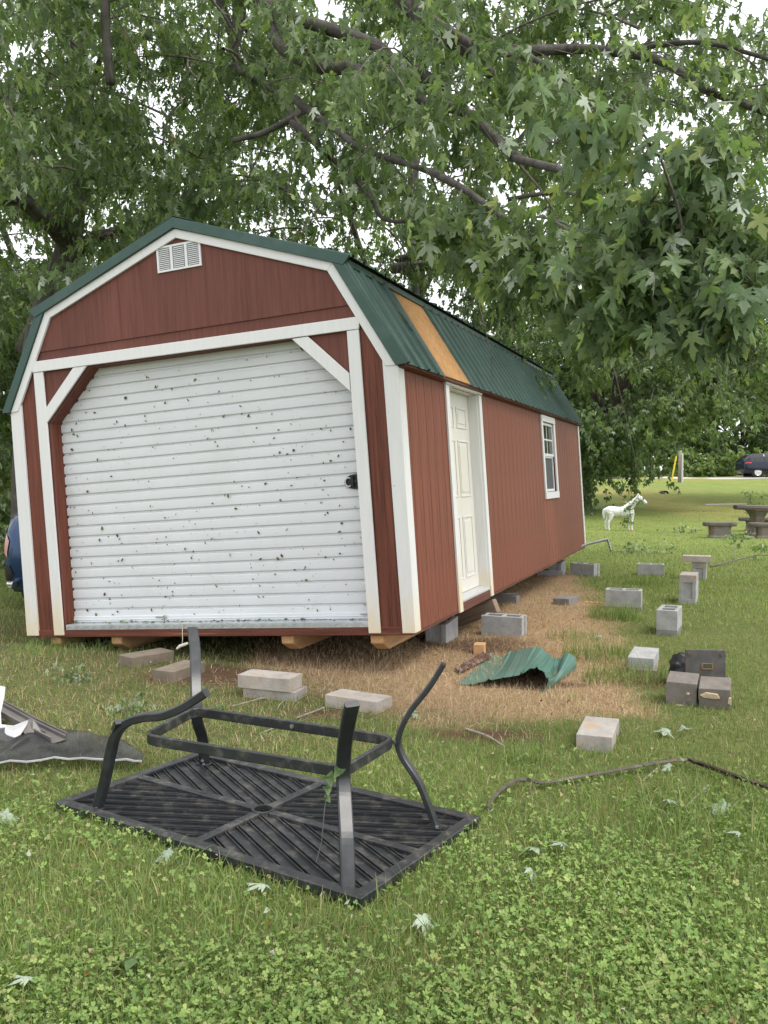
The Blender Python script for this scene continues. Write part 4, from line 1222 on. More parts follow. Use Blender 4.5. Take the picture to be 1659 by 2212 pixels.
# ------------------------------------------------------------------ white foal statue
def loft_rings(mb, secs, n=14):
    """secs: (centre, axis_a vector, axis_b vector) rings"""
    vs = []; fs = []
    for (c, a, b) in secs:
        for k in range(n):
            an = 2*math.pi*k/n; vs.append(Vector(c)+Vector(a)*math.cos(an)+Vector(b)*math.sin(an))
    for i in range(len(secs)-1):
        for k in range(n): fs.append((i*n+k, i*n+(k+1) % n, (i+1)*n+(k+1) % n, (i+1)*n+k))
    fs.append(tuple(range(n-1, -1, -1))); m = (len(secs)-1)*n; fs.append(tuple(range(m, m+n)))
    mb.add(vs, fs)
hp = G(1346, 1146)
HS = 1.06
horse = thing('horse_statue', 'white foal statue standing on the lawn with a leafy branch caught at its neck', 'statue', (hp.x-.55, hp.y, float(gz(hp.x, hp.y))-.01), -.06)
mb = MB()
loft_rings(mb, [((x, 0, c), (0, ry, 0), (0, 0, rz_)) for (x, c, rz_, ry) in ((.005, .535, .04, .035), (.05, .54, .085, .075), (.12, .54, .115, .105), (.22, .53, .135, .118), (.32, .515, .132, .118), (.43, .505, .137, .122), (.55, .52, .148, .115), (.65, .53, .14, .098), (.74, .52, .105, .075), (.79, .51, .05, .04))])
nk = [(.60, .57, .135, .07), (.69, .66, .11, .058), (.77, .745, .088, .05), (.85, .83, .072, .045), (.91, .895, .066, .045)]
loft_rings(mb, [((x, 0, z), (0, ry, 0), (-.68*r, 0, .73*r)) for (x, z, r, ry) in nk])
hd = [(.865, .905, .05, .043), (.90, .885, .076, .052), (.955, .855, .074, .05), (1.02, .81, .052, .038), (1.075, .768, .042, .032), (1.11, .742, .036, .028), (1.125, .730, .018, .014)]
loft_rings(mb, [((x, 0, z), (0, ry, 0), (.58*r, 0, .81*r)) for (x, z, r, ry) in hd])
for s in (1, -1):
    loft_rings(mb, [((.895, s*.03, .935), (.022, 0, 0), (0, .014, 0)), ((.895, s*.036, .975), (.020, 0, 0), (0, .010, 0)), ((.905, s*.038, 1.015), (.003, 0, 0), (0, .003, 0))], 8)
    dx = .055 if s < 0 else 0
    hl = [(.11+dx, .50, .10, .06), (.135+dx, .40, .075, .048), (.115+dx, .31, .046, .034), (.065+dx, .235, .036, .027), (.062+dx, .15, .023, .020), (.066+dx, .075, .025, .022), (.078+dx, .035, .026, .024), (.085+dx, 0, .032, .028)]
    loft_rings(mb, [((x, s*.062, z), (r, 0, 0), (0, ry, 0)) for (x, z, r, ry) in hl], 10)
    dx = .055 if s < 0 else -.01
    fl = [(.67+dx, .48, .075, .045), (.672+dx, .37, .05, .036), (.67+dx, .27, .035, .028), (.672+dx, .23, .036, .029), (.67+dx, .15, .023, .020), (.67+dx, .075, .025, .022), (.678+dx, .035, .026, .023), (.684+dx, 0, .032, .028)]
    loft_rings(mb, [((x, s*.056, z), (r, 0, 0), (0, ry, 0)) for (x, z, r, ry) in fl], 10)
loft_rings(mb, [((x, 0, z), (r, 0, 0), (0, r*.8, 0)) for (x, z, r) in ((.035, .60, .02), (.0, .57, .03), (-.012, .48, .034), (.0, .39, .03), (.01, .31, .012))], 8)
hb = mb.build('body', M['statue'], horse)
r_ = hb.modifiers.new('r', 'REMESH'); r_.mode = 'VOXEL'; r_.voxel_size = .0085; r_.use_smooth_shade = True
sm = hb.modifiers.new('s', 'SMOOTH'); sm.iterations = 6; sm.factor = .5
for s in (1, -1):
    mb = MB(); loft_rings(mb, [((.955, s*.046, .872), (.012, 0, 0), (0, 0, .009)), ((.955, s*.0515, .872), (.006, 0, 0), (0, 0, .005))], 8); mb.build('eye', M['plastic'], horse)
    for (x) in (.09 + (.055 if s < 0 else 0), .686 + (.055 if s < 0 else -.01)):
        mb = MB(); mb.lathe([(.036, -.004), (.031, .03), (.028, .034)], 10, Matrix.Translation((x, s*(.062 if x < .4 else .056), 0)))
        mb.build('hoof', M['hoof'], horse)
mb = MB(); mb.tube([(.43+.006*math.cos(a), .1305*math.cos(a), .507+.146*math.sin(a)) for a in np.linspace(0, 2*math.pi, 25)], .004, 5); mb.build('strap', M['gutter'], horse)

horse.scale = (HS, HS, HS)

# ------------------------------------------------------------------ cast log-style picnic table and benches
def slab(l, w, t, seed, live=.02):
    mb = MB(); P = []
    rr = random.Random(seed)
    n = 26
    for k in range(n):
        an = 2*math.pi*k/n
        x = abs(math.cos(an))**.45*math.copysign(1, math.cos(an))*l/2; y = abs(math.sin(an))**.45*math.copysign(1, math.sin(an))*w/2
        P.append((x+rr.uniform(-live, live), y+rr.uniform(-live, live)*.7))
    Q = [(x*.97, y*.95) for x, y in P]
    vs = [(x, y, 0) for x, y in Q]+[(x, y, t*.45+rr.uniform(-.006, .006)) for x, y in P]+[(x*.985, y*.97, t) for x, y in P]
    fs = [tuple(range(n-1, -1, -1)), tuple(range(2*n, 3*n))]
    for r in (0, 1): fs += [(r*n+k, r*n+(k+1) % n, (r+1)*n+(k+1) % n, (r+1)*n+k) for k in range(n)]
    return mb.add(vs, fs)
def pedestal(prof, l, w):
    mb = MB(); n = len(prof); vs = []
    for (f, z) in prof:
        a, b = l/2*f, w/2*f; c = .25
        vs += [(-a, -b*(1-c), z), (-a*(1-c), -b, z), (a*(1-c), -b, z), (a, -b*(1-c), z), (a, b*(1-c), z), (a*(1-c), b, z), (-a*(1-c), b, z), (-a, b*(1-c), z)]
    fs = [tuple(range(7, -1, -1)), tuple(range((n-1)*8, n*8))]
    for i in range(n-1): fs += [(i*8+k, i*8+(k+1) % 8, (i+1)*8+(k+1) % 8, (i+1)*8+k) for k in range(8)]
    return mb.add(vs, fs)
def bench(u0, u1, label, l, w, h, flip=0):
    a, b = G(*u0), G(*u1); c = (a+b)/2
    t = thing('stone_bench', label, 'bench', (c.x, c.y+w/2, float(gz(c.x, c.y))-.02), math.atan2((b-a).y, (b-a).x)+flip)
    s = slab(l, w, .10, len(label)).build('seat', M['log_top'], t, .006); s.location = (0, 0, h-.10)
    pedestal([(1.1, 0), (1.1, .05), (.98, .09), (1.0, h*.6), (1.04, h-.1)], l*.62, w*.8).build('base', M['log_base'], t, .008)
    return t
bench((1540, 1163), (1582, 1163), 'squat stone bench with rough log-edged seat, standing apart from the stone table', .80, .42, .42)
bench((1628, 1163), (1716, 1164), 'stone bench with log-edged seat close in front of the stone table', 1.05, .40, .40)
bench((1606, 1148), (1680, 1148), 'stone bench on the far side of the stone table', 1.0, .36, .40)
a = G(1636, 1158); tb = thing('stone_table', 'grey log-patterned stone picnic table on a flared pedestal', 'table', (a.x+.55, a.y+.35, float(gz(a.x, a.y))-.02), .02)
s = slab(2.15, .72, .105, 5).build('tabletop', M['log_top'], tb, .006); s.location = (.05, 0, .70)
for x in (-.42, .62):
    o = pedestal([(1.5, 0), (1.5, .06), (1.15, .10), (.92, .2), (.85, .38), (.95, .52), (1.35, .64), (1.75, .70)], .30, .42).build('pedestal', M['log_base'], tb, .008); o.location = (x, 0, 0)
pk = MB().box((-.55, -.10, 0), (.55, .10, .035)).build('weathered_plank', M['weathered'], None, .004)
pt = Vector(tb.location); pk.location = (pt.x-1.28, pt.y-.05, pt.z+.812); pk.rotation_euler = (0, -.015, .03)
tag(pk, 'weathered grey plank lying across the end of the stone table', 'plank')

# ------------------------------------------------------------------ drain pipe, marker, post
a = G(1438, 1069); t = thing('drain_pipe', 'black drain pipe end sticking out of the grassy slope', 'pipe', (a.x, a.y, a.z+.05))
mb = MB(); n = 20; vs = []
for (r, y) in ((.155, 0), (.155, .6), (.125, .6), (.125, 0)):
    vs += [(r*math.cos(2*math.pi*k/n), y, r*math.sin(2*math.pi*k/n)) for k in range(n)]
fs = []
for i in range(4): fs += [(i*n+k, i*n+(k+1) % n, ((i+1) % 4)*n+(k+1) % n, ((i+1) % 4)*n+k) for k in range(n)]
mb.add(vs, fs); mb.build('pipe_wall', M['pipe'], t, 0, True)
mb = MB(); mb.lathe([(.05, 0), (.05, .02), (.03, .03)], 12, Matrix.Translation((.01, .05, .02)) @ Matrix.Rotation(math.pi/2, 4, 'X')); mb.build('cap', M['steel'], t)
a = G(1449, 1046); b = at(1461, 985, a.y+.1)
o = MB().tube([a-Vector((0, 0, .1)), a.lerp(b, .5), b], [.035, .05, .05], 8).build('marker_post', M['yellow'], None); tag(o, 'leaning yellow marker post at the edge of the lane', 'post')
a = G(1468, 1041)
t = thing('utility_post', 'weathered wooden post with a pale metal guard strip beside the lane', 'post', (a.x, a.y, a.z))
MB().tube([(0, 0, -.2), (.01, 0, 1.0), (.02, 0, 1.95)], [.12, .115, .10], 10).build('pole', M['weathered'], t, 0, True)
MB().box((.06, -.16, -.1), (.17, -.10, 1.75)).build('guard_strip', M['alu'], t, .01)

# ------------------------------------------------------------------ vehicles
def car(name, label, paint, st, loc, rz_, wheel_x, wr, glass_side, rear_glass, lamps, length, handles):
    """st: stations (x, half width, z bottom, z belt, z roof, roof half width factor); x=0 rear, +x front"""
    t = thing(name, label, 'car', loc, rz_)
    def ring(s):
        x, w, zb, zs, zr, rf = s
        m = zb+(zs-zb)*.45
        return [(0, zb), (w*.86, zb), (w*.97, zb+.10), (w, m), (w*.985, zs-.10), (w*.945, zs), (w*(.945+rf)/2+.03, (zs+zr)/2+.01), (w*rf+.015, zr-.045), (w*rf-.06, zr-.005), (0, zr+.012)]
    def surf(u, v, side, off=0):
        i = min(int(u), len(st)-2); f = u-i
        a, b = ring(st[i]), ring(st[i+1]); j = min(int(v), 8); g = v-j
        def P(R, x):
            p, q_ = R[j], R[j+1]; return Vector((x, (p[0]*(1-g)+q_[0]*g), p[1]*(1-g)+q_[1]*g))
        p = P(a, st[i][0])*(1-f) + P(b, st[i+1][0])*f
        return Vector((p.x, side*p.y, p.z))
    rings = []
    for s in st:
        h = ring(s); full = [(s[0], y, z) for y, z in h] + [(s[0], -y, z) for y, z in h[-2:0:-1]]
        rings.append(full)
    n = len(rings[0]); mb = MB(); vs = [p for r in rings for p in r]; fs = []
    for i in range(len(rings)-1):
        for k in range(n): fs.append((i*n+k, i*n+(k+1) % n, (i+1)*n+(k+1) % n, (i+1)*n+k))
    fs.append(tuple(range(n-1, -1, -1))); m = (len(rings)-1)*n; fs.append(tuple(range(m, m+n)))
    mb.add(vs, fs); body = mb.build('body', M[paint], t, 0, True)
    def patch(nm, u0, u1, v0, v1, side, mat, off, nu=6, nv=4, par=None, skew=0):
        rows = []
        for i in range(nu+1):
            r = []
            for j in range(nv+1):
                v = v0+(v1-v0)*j/nv; u = u0+(u1-u0)*i/nu + skew*(j/nv)*(1-2*i/nu)
                u = min(max(u, 0), len(st)-1.001)
                p = surf(u, v, side); e = 1e-2
                du = surf(min(u+e, len(st)-1.001), v, side)-surf(max(u-e, 0), v, side); dv = surf(u, min(v+e, 8.99), side)-surf(u, max(v-e, 0), side)
                nrm = du.cross(dv); nrm.normalize()
                if nrm.y*side < 0 and abs(nrm.y) > .2 or (abs(nrm.y) <= .2 and nrm.z < 0): nrm.negate()
                r.append(p+nrm*off)
            rows.append(r)
        q_ = MB(); q_.ribbon(rows); return q_.build(nm, M[mat], par or t, 0, True)
    for side in (1, -1):
        for (u0, u1, v0, v1) in glass_side: patch('side_window', u0, u1, v0, v1, side, 'car_glass', .006)
        for (u0, u1, v0, v1, mt) in lamps: patch('tail_light', u0, u1, v0, v1, side, mt, .008)
        patch('sill_cladding', .3, len(st)-1.4, .9, 2.1, side, 'plastic', .004, 14, 3)
        for u in handles: patch('door_handle', u, u+.22, 4.2, 4.55, side, 'plastic', .012, 2, 1)
        for x in wheel_x:
            w = .97*max(s[1] for s in st)
            mb = MB(); mb.tube([(x, side*(w-.26), wr), (x, side*(w+.004), wr)], wr+.055, 28); mb.build('wheel_arch', M['plastic'], t)
            wh = bpy.data.objects.new('wheel', None); col.objects.link(wh); wh.parent = t; wh.location = (x, side*(w-.10), wr)
            Mx = Matrix.Rotation(-side*math.pi/2, 4, 'X')
            mb = MB(); mb.lathe([(wr*.66, -.10), (wr*.95, -.10), (wr, -.07), (wr, .08), (wr*.95, .112), (wr*.7, .112)], 28, Mx); mb.build('tyre', M['tyre'], wh, 0, False)
            mb = MB(); mb.lathe([(wr*.70, .100), (wr*.69, .118), (wr*.64, .118), (wr*.62, .113)], 28, Mx)
            for k in range(5):
                an = 2*math.pi*k/5; R2 = Mx @ Matrix.Rotation(an, 4, 'Z')
                mb.add([(.02, -.045, .117), (wr*.67, -.075, .117), (wr*.67, -.02, .117), (.02, -.005, .122)], [(0, 1, 2, 3)], R2)
                mb.add([(.02, .005, .122), (wr*.67, .02, .117), (wr*.67, .075, .117), (.02, .045, .117)], [(0, 1, 2, 3)], R2)
            mb.lathe([(.06, .112), (.06, .126), (.03, .13)], 12, Mx)
            mb.build('rim', M['alloy'], wh)
    (u0, u1, f) = rear_glass
    for side in (1, -1): patch('rear_window', u0, u1, 6.6, 8.98, side, 'car_glass', .006)
    return t, patch
# dark SUV on the lane; rear end to the left, heading right
rearp = G(1604, 1034); ydir = 61.6
sx = (1604-829.5)/1920*ydir
suv = [(0, .72, .48, .86, .92, .80), (.05, .84, .38, .98, 1.08, .80), (.14, .90, .30, 1.05, 1.25, .78), (.42, .92, .26, 1.04, 1.50, .70), (.72, .92, .24, 1.02, 1.62, .68), (1.35, .92, .22, 1.0, 1.66, .68), (2.1, .92, .22, .98, 1.66, .68), (2.75, .92, .22, .97, 1.60, .66), (3.25, .92, .22, .97, 1.32, .70), (3.6, .92, .24, .98, 1.08, .80), (4.1, .90, .26, .94, 1.0, .82), (4.5, .84, .30, .84, .90, .82), (4.66, .70, .36, .70, .74, .82)]
car('parked_car', 'dark navy SUV with silver wheels on the lane beyond the lawn', 'navy', suv, (sx, ydir+.6, float(gz(sx+2, ydir))+.03), .01, (.92, 3.72), .35,
    [(3.1, 3.95, 5.15, 6.9), (4.05, 5.0, 5.15, 6.9), (5.1, 6.6, 5.15, 6.9), (6.75, 7.9, 5.15, 6.2)], (2.1, 3.7, 1), [(1.2, 3.2, 4.2, 5.0, 'red_lens')], 4.66, (4.3, 5.6))
# blue hatchback tucked behind the left side of the shed
hat = [(0, .58, .42, .72, .78, .80), (.05, .72, .30, .88, .94, .80), (.16, .80, .22, .96, 1.12, .80), (.34, .82, .20, .98, 1.32, .74), (.55, .83, .2, .96, 1.44, .70), (1.2, .83, .2, .94, 1.5, .70), (1.9, .83, .2, .93, 1.49, .70), (2.5, .83, .2, .92, 1.38, .70), (3.0, .83, .2, .93, 1.05, .78), (3.5, .81, .22, .86, .92, .82), (3.85, .74, .28, .74, .78, .82), (3.98, .6, .34, .62, .66, .82)]
ca = Vector((-3.70, 9.86, 0))
bc, bpatch = car('parked_car', 'blue hatchback parked behind the left side of the shed, tail towards the lawn', 'blue', hat, (ca.x, ca.y, -.04), 1.20, (.72, 3.1), .29,
    [(3.1, 4.5, 5.15, 6.9), (4.7, 6.0, 5.15, 6.9), (6.1, 7.4, 5.15, 6.2)], (2.2, 3.6, 1), [(.55, 2.3, 3.5, 5.2, 'pink_lens')], 3.98, (4.6, 5.6))
for s in (1, -1): bpatch('bumper_skirt', .1, 1.9, 1.0, 2.8, s, 'plastic', .010)
mb = MB(); mb.tube([(-.02, .52, .335), (-.02, .60, .335)], .03, 12); mb.tube([(-.045, .56, .33), (.12, .56, .33)], .036, 14); mb.build('exhaust_tip', M['steel'], bc)

# ------------------------------------------------------------------ leaves and trees
def leaf_shape(lod):
    if lod == 0:
        h = [(.05, -.01), (.25, -.10), (.17, .06), (.31, .06), (.17, .17), (.37, .24), (.45, .31), (.57, .50), (.36, .43), (.30, .49), (.09, .36), (.12, .58), (.22, .66), (.12, .72), (.09, .84)]
    elif lod == 1:
        h = [(.27, -.06), (.17, .14), (.54, .45), (.11, .37), (.19, .66)]
    else:
        h = [(.22, -.02), (.50, .42), (.13, .40)]
    pts = [(0, .03)] + h + [(0, 1.0)] + [(-x, y) for x, y in h[::-1]]
    T = [(0, .27, 0)] + [(x, y, -.30*abs(x)-.22*y*y+.03) for x, y in pts]
    n = len(pts)
    return np.array(T, float), np.array([(0, i+1, (i+1) % n+1) for i in range(n)])
LEAF = [leaf_shape(k) for k in range(3)]
PAL = np.array([(.112, .162, .078), (.148, .208, .092), (.198, .268, .108), (.30, .35, .13), (.42, .47, .40), (.38, .29, .14)])  # leaf tones paled so the colour stands in for haze over the canopy
def rand_unit(n):
    v = rng.normal(size=(n, 3)); return v/np.linalg.norm(v, axis=1)[:, None]
BU = [0, 700, 760, 870, 1000, 1080, 1170, 1250, 1600, 1640, 1700, 2200]; BV = [440, 470, 490, 550, 630, 730, 765, 790, 785, 640, 600, 600]   # lower edge of the near crown, clear of the roof
class Crown:
    def __init__(s, pal_p=(.32, .36, .22, .03, .07, .001), size=(.095, .15), tint=(1, 1, 1)):
        s.P = []; s.Fd = []; s.S = []; s.C = []; s.prune = False; s.droop = 1.0; s.wood = MB(); s.pp = np.array(pal_p)/sum(pal_p); s.size = size; s.tint = np.array(tint)
    def leaves(s, pts, out, n_each, spread=.07, droop=1.0, size=None):
        pts = np.repeat(np.asarray(pts), n_each, 0); out = np.repeat(np.asarray(out), n_each, 0); n = len(pts)
        pos = pts + rng.normal(size=(n, 3))*spread + np.array([0, 0, -.03])
        f = out*.5 + np.array([0, 0, -s.droop])*rng.uniform(.4, 1.6, (n, 1)) + rand_unit(n)*.7
        f /= np.linalg.norm(f, axis=1)[:, None]
        lo, hi = size or s.size
        sz = lo+(hi-lo)*rng.beta(2, 2.5, n)
        c = PAL[rng.choice(len(PAL), n, p=s.pp)]*rng.uniform(.75, 1.25, (n, 1))*s.tint
        s.P.append(pos); s.Fd.append(f); s.S.append(sz); s.C.append(c)
    def branch(s, a, b, twigs=9, tl=(.3, .65), per=4, nodes=4, rad=.014, sag=.12, size=None, wood=True):
        a, b = np.array(a, float), np.array(b, float)
        if s.prune and (1032-1920*(b[2]-1.6)/b[1] > np.interp(829.5+1920*b[0]/b[1], BU, BV)-25): return
        d = b-a; l = np.linalg.norm(d); dn = d/max(l, 1e-6)
        side = np.cross(dn, [0, 0, 1]); side /= max(np.linalg.norm(side), 1e-6)
        w1 = rng.normal()*.09*l; ts = np.linspace(0, 1, 6)
        path = a+d*ts[:, None]+np.array([0, 0, 1])*(sag*l*np.sin(ts*math.pi))[:, None]+side*(w1*np.sin(ts*math.pi*rng.uniform(.8, 1.6)))[:, None]
        if wood: s.wood.tube([tuple(p) for p in path], list(np.linspace(rad, rad*.3, 6)), 5, False)
        lp = []; lo_ = []
        for k in range(twigs):
            t = rng.uniform(.18, 1.0) if k else 1.0
            i = min(int(t*5), 4); p = path[i]+(path[i+1]-path[i])*(t*5-i)
            dd = dn*rng.uniform(.3, 1.0)+side*rng.normal()*.8+np.array([0, 0, rng.normal()*.45-.05]); dd /= np.linalg.norm(dd)
            tl_ = rng.uniform(*tl); e = p+dd*tl_+np.array([0, 0, -.18*tl_]); m = (p+e)/2+np.array([0, 0, .06*tl_])
            if wood: s.wood.tube([tuple(p), tuple(m), tuple(e)], [rad*.34, rad*.25, rad*.12], 3, False)
            for q_ in np.linspace(.35, 1.0, nodes):
                lp.append(p+(m-p)*min(1, q_*2) if q_ < .5 else m+(e-m)*(q_*2-1)); lo_.append(dd)
        s.leaves(lp, lo_, per, size=size)
    def arrays(s): return np.concatenate(s.P), np.concatenate(s.Fd), np.concatenate(s.S), np.concatenate(s.C)
    def emit(s, parent, lod_d=(7.5, 17), skip=None):
        P, Fd, S, C = s.arrays()
        if skip is not None: P, Fd, S, C = P[~skip], Fd[~skip], S[~skip], C[~skip]
        d = np.linalg.norm(P-np.array([0, 0, CAM_H]), axis=1)
        V = []; F = []; CC = []; nv = 0
        for lod in range(3):
            sel = (d < lod_d[0]) if lod == 0 else ((d >= lod_d[0]) & (d < lod_d[1])) if lod == 1 else (d >= lod_d[1])
            if not sel.any(): continue
            T, Fx = LEAF[lod]; p, f, sz, c = P[sel], Fd[sel], S[sel], C[sel]; n = len(p)
            up = np.array([0, 0, 1.0])+rand_unit(n)*.9
            x = np.cross(f, up); x /= np.linalg.norm(x, axis=1)[:, None]; nn = np.cross(x, f)
            wv = rng.uniform(.6, 1.1, (n, 1, 1)); cur = rng.uniform(.4, 3.0, (n, 1, 1))
            tv = (T[None, :, 0:1]*wv*x[:, None, :] + T[None, :, 1:2]*f[:, None, :] + T[None, :, 2:3]*cur*nn[:, None, :])*sz[:, None, None] + p[:, None, :]
            V.append(tv.reshape(-1, 3)); F.append((Fx[None]+(np.arange(n)*len(T))[:, None, None]+nv).reshape(-1, 3))
            CC.append(np.repeat(c, len(T), 0)); nv += n*len(T)
        me = tri_mesh('crown', np.concatenate(V), np.concatenate(F), M['foliage'], np.concatenate(CC))
        o = link('crown', me, None, parent); o['kind'] = 'stuff'
        if s.wood.v:
            w = bpy.data.meshes.new('twigs'); w.from_pydata(s.wood.v, [], s.wood.f); w.materials.append(M['twig'])
            for p_ in w.polygons: p_.use_smooth = True
            t = link('twigs', w, None, parent); t['kind'] = 'stuff'
        return o

# --- big silver maple: trunk stands behind the left of the shed, limbs reach over it
maple = thing('maple_tree', 'huge silver maple whose limbs reach over the shed towards the camera', 'tree', (0, 0, 0))
TB0 = Vector((-5.42, 13.2, 0))
def limb(pix, r0, r1, name='limb', mat='bark', n=5):
    P = [at(*p) for p in pix]; P = spline(P, n)
    rr = list(np.linspace(r0*.8, r1*.8, len(P)))
    return MB().tube(P, rr, 9, True).build(name, M[mat], maple, 0, True), P
tp = [Vector(q_) for q_ in ((-5.36, 13.2, -.15), (-5.32, 13.2, .45), (-5.26, 13.2, 2.0), (-5.06, 13.2, 3.7), (-4.66, 13.2, 4.8), (-4.45, 13.1, 6.2), (-4.40, 13.0, 7.8), (-4.3, 13.0, 10.5))]
tps = spline(tp, 6)
MB().tube(tps, [.42, .32, .26, .24, .23, .23, .23]+list(np.linspace(.23, .13, len(tps)-7)), 14).build('trunk', M['bark'], maple, 0, True)
LIMBS = [
    ([(60, 760, 14.0), (120, 640, 13.6), (150, 540, 13.2), (95, 470, 12.6), (0, 395, 12.0), (-80, 330, 11.6)], .26, .10),
    ([(150, 560, 13.4), (200, 515, 13.2), (262, 500, 13.0), (330, 470, 12.6), (420, 420, 12.2)], .14, .05),
    ([(150, 545, 13.2), (60, 440, 12.2), (16, 432, 11.8), (-50, 425, 11.5)], .10, .06),
    ([(175, 330, 13.8), (140, 160, 12.6), (62, 198, 11.6), (16, 190, 11.2), (0, 204, 11.0), (-60, 230, 10.8)], .09, .055),
    ([(185, 260, 13.8), (222, 115, 12.8), (286, 92, 12.2), (360, 60, 11.8)], .06, .025),
    ([(516, -60, 9.6), (516, 48, 9.6), (504, 99, 9.5), (512, 160, 9.4)], .105, .06),
    ([(470, -30, 9.8), (480, 20, 9.7), (500, 70, 9.55)], .07, .06),
    ([(514, 150, 9.4), (560, 178, 9.2), (600, 202, 9.0), (640, 262, 8.8), (690, 320, 8.7)], .05, .03),
    ([(660, 236, 8.9), (619, 262, 8.8), (560, 290, 8.9), (504, 303, 9.0)], .045, .03),
    ([(226, -40, 9.2), (228, 40, 9.2), (230, 90, 9.2), (239, 182, 9.2)], .065, .055),
    ([(560, -30, 8.8), (603, 30, 8.6), (660, 47, 8.4), (811, 98, 8.0), (850, 136, 7.9), (902, 153, 7.7), (960, 190, 7.5)], .085, .05),
    ([(840, -60, 8.2), (873, 0, 8.0), (898, 29, 7.9), (931, 62, 7.7), (1011, 113, 7.4), (1060, 160, 7.2)], .10, .05),
    ([(895, -20, 8.0), (909, 25, 7.8), (1004, 87, 7.3), (1033, 105, 7.2), (1149, 127, 6.8), (1200, 157, 6.6)], .06, .02),
    ([(560, -30, 8.9), (600, 90, 8.6), (695, 146, 8.2), (760, 148, 8.0), (850, 190, 7.6), (920, 222, 7.3), (1010, 245, 7.0), (1092, 322, 6.7), (1130, 347, 6.6)], .085, .04),
    ([(640, 215, 8.4), (658, 233, 8.3), (731, 284, 8.0), (785, 324, 7.8), (909, 364, 7.3), (980, 400, 7.0)], .05, .025),
    ([(630, 265, 8.6), (651, 284, 8.5), (749, 371, 8.2), (800, 425, 8.0), (829, 473, 7.9), (900, 480, 7.7)], .04, .018),
    ([(930, 370, 6.6), (1000, 407, 6.2), (1076, 462, 5.8), (1149, 509, 5.6), (1230, 560, 5.4)], .035, .014),
    ([(1100, 340, 6.4), (1222, 369, 5.5), (1287, 386, 5.3), (1334, 427, 5.1), (1385, 474, 4.95), (1429, 518, 4.85), (1470, 533, 4.75), (1540, 560, 4.6)], .034, .010),
    ([(1100, 430, 6.0), (1220, 415, 5.6), (1310, 450, 5.3), (1385, 485, 5.1), (1440, 540, 5.0)], .018, .008),
    ([(1010, 113, 7.6), (1178, 108, 8.0), (1260, 106, 8.1), (1334, 113, 8.1), (1419, 128, 8.0), (1486, 166, 7.9), (1520, 193, 7.8), (1598, 222, 7.7), (1670, 250, 7.6), (1760, 290, 7.5)], .062, .03),
    ([(1330, 112, 8.1), (1430, 96, 8.1), (1520, 92, 8.0), (1600, 110, 7.9), (1700, 140, 7.8)], .035, .02),
    ([(850, 580, 15.5), (930, 575, 14.6), (1000, 590, 14.0), (1075, 640, 13.2), (1110, 690, 12.8)], .12, .05),
    ([(860, 560, 15.8), (940, 550, 15), (1040, 545, 14.2), (1130, 600, 13.5), (1230, 700, 13), (1300, 790, 12.6)], .09, .03),
]
limb_pts = []
for pix, r0, r1 in LIMBS:
    o, P = limb(pix, r0, r1)
    limb_pts.append(P)
# broken limb top links so every limb joins the tree above the frame
for (a, b, r0, r1) in ((tps[-3], at(516, -60, 9.6), .16, .085), (tps[-2], at(226, -40, 9.2), .12, .055), (tps[-3], at(560, -30, 8.8), .15, .07), (tps[-2], at(840, -60, 8.2), .18, .08), (tps[-4], at(470, -30, 9.8), .12, .057)):
    a, b = Vector(a), Vector(b); m = a.lerp(b, .55)+Vector((0, 0, 1.6))
    P = spline([a, m, b], 8); MB().tube(P, list(np.linspace(r0, r1, len(P))), 9).build('limb', M['bark'], maple, 0, True)
cr = Crown()
near = Crown((.26, .38, .25, .06, .06, .003), (.115, .175)); near.prune = True; near.droop = 1.7
# sprays along the visible limbs
for P, (pix, r0, r1) in zip(limb_pts, LIMBS):
    dmean = np.mean([p[2] for p in pix]); c_ = near if dmean < 6.8 else cr
    ln = sum((P[i+1]-P[i]).length for i in range(len(P)-1))
    nb = int(ln*(2.0 if c_ is cr else 2.0))
    for k in range(nb):
        t = rng.uniform(.1, 1); i = min(int(t*(len(P)-1)), len(P)-2); p = P[i]; d = (P[i+1]-P[i]).normalized()
        e = p + d*rng.uniform(.1, .8) + Vector(rng.normal(size=3))*.55 + Vector((0, 0, -.25))
        c_.branch(p, e, 5, (.25, .5) if c_ is cr else (.12, .3), 4, 4, .010)
SEEDS = [(1222, 369, 5.4, 1470, 540, 4.7), (1300, 420, 5.1, 1540, 640, 4.5), (1385, 474, 4.95, 1630, 610, 4.4), (1200, 480, 5.4, 1380, 690, 4.9), (1076, 462, 5.8, 1240, 670, 5.3), (1000, 407, 6.2, 1060, 600, 5.7), (1150, 540, 5.6, 1160, 700, 5.4), (1400, 540, 4.9, 1460, 710, 4.6), (1290, 560, 5.2, 1320, 730, 4.9), (1500, 400, 5.0, 1640, 520, 4.6), (1470, 533, 4.75, 1600, 690, 4.5), (1340, 430, 5.1, 1500, 470, 4.8), (1190, 600, 5.5, 1090, 730, 5.3), (1540, 560, 4.6, 1660, 560, 4.4), (1420, 640, 4.8, 1540, 720, 4.55),
    (900, 480, 7.7, 1000, 540, 7.2), (829, 473, 7.9, 760, 470, 7.8)]
for (u, v, d, u2, v2, d2) in SEEDS:
    near.branch(at(u, v, d), at(u2, v2, d2), 9, (.10, .26), 4, 3, .010, .08)
    for k in range(1):
        a = at(u, v, d).lerp(at(u2, v2, d2), rng.uniform(.3, .9)); near.branch(a, a+Vector(rng.normal(size=3))*.25+Vector((.1, -.05, -.12)), 4, (.1, .24), 4, 3, .006)
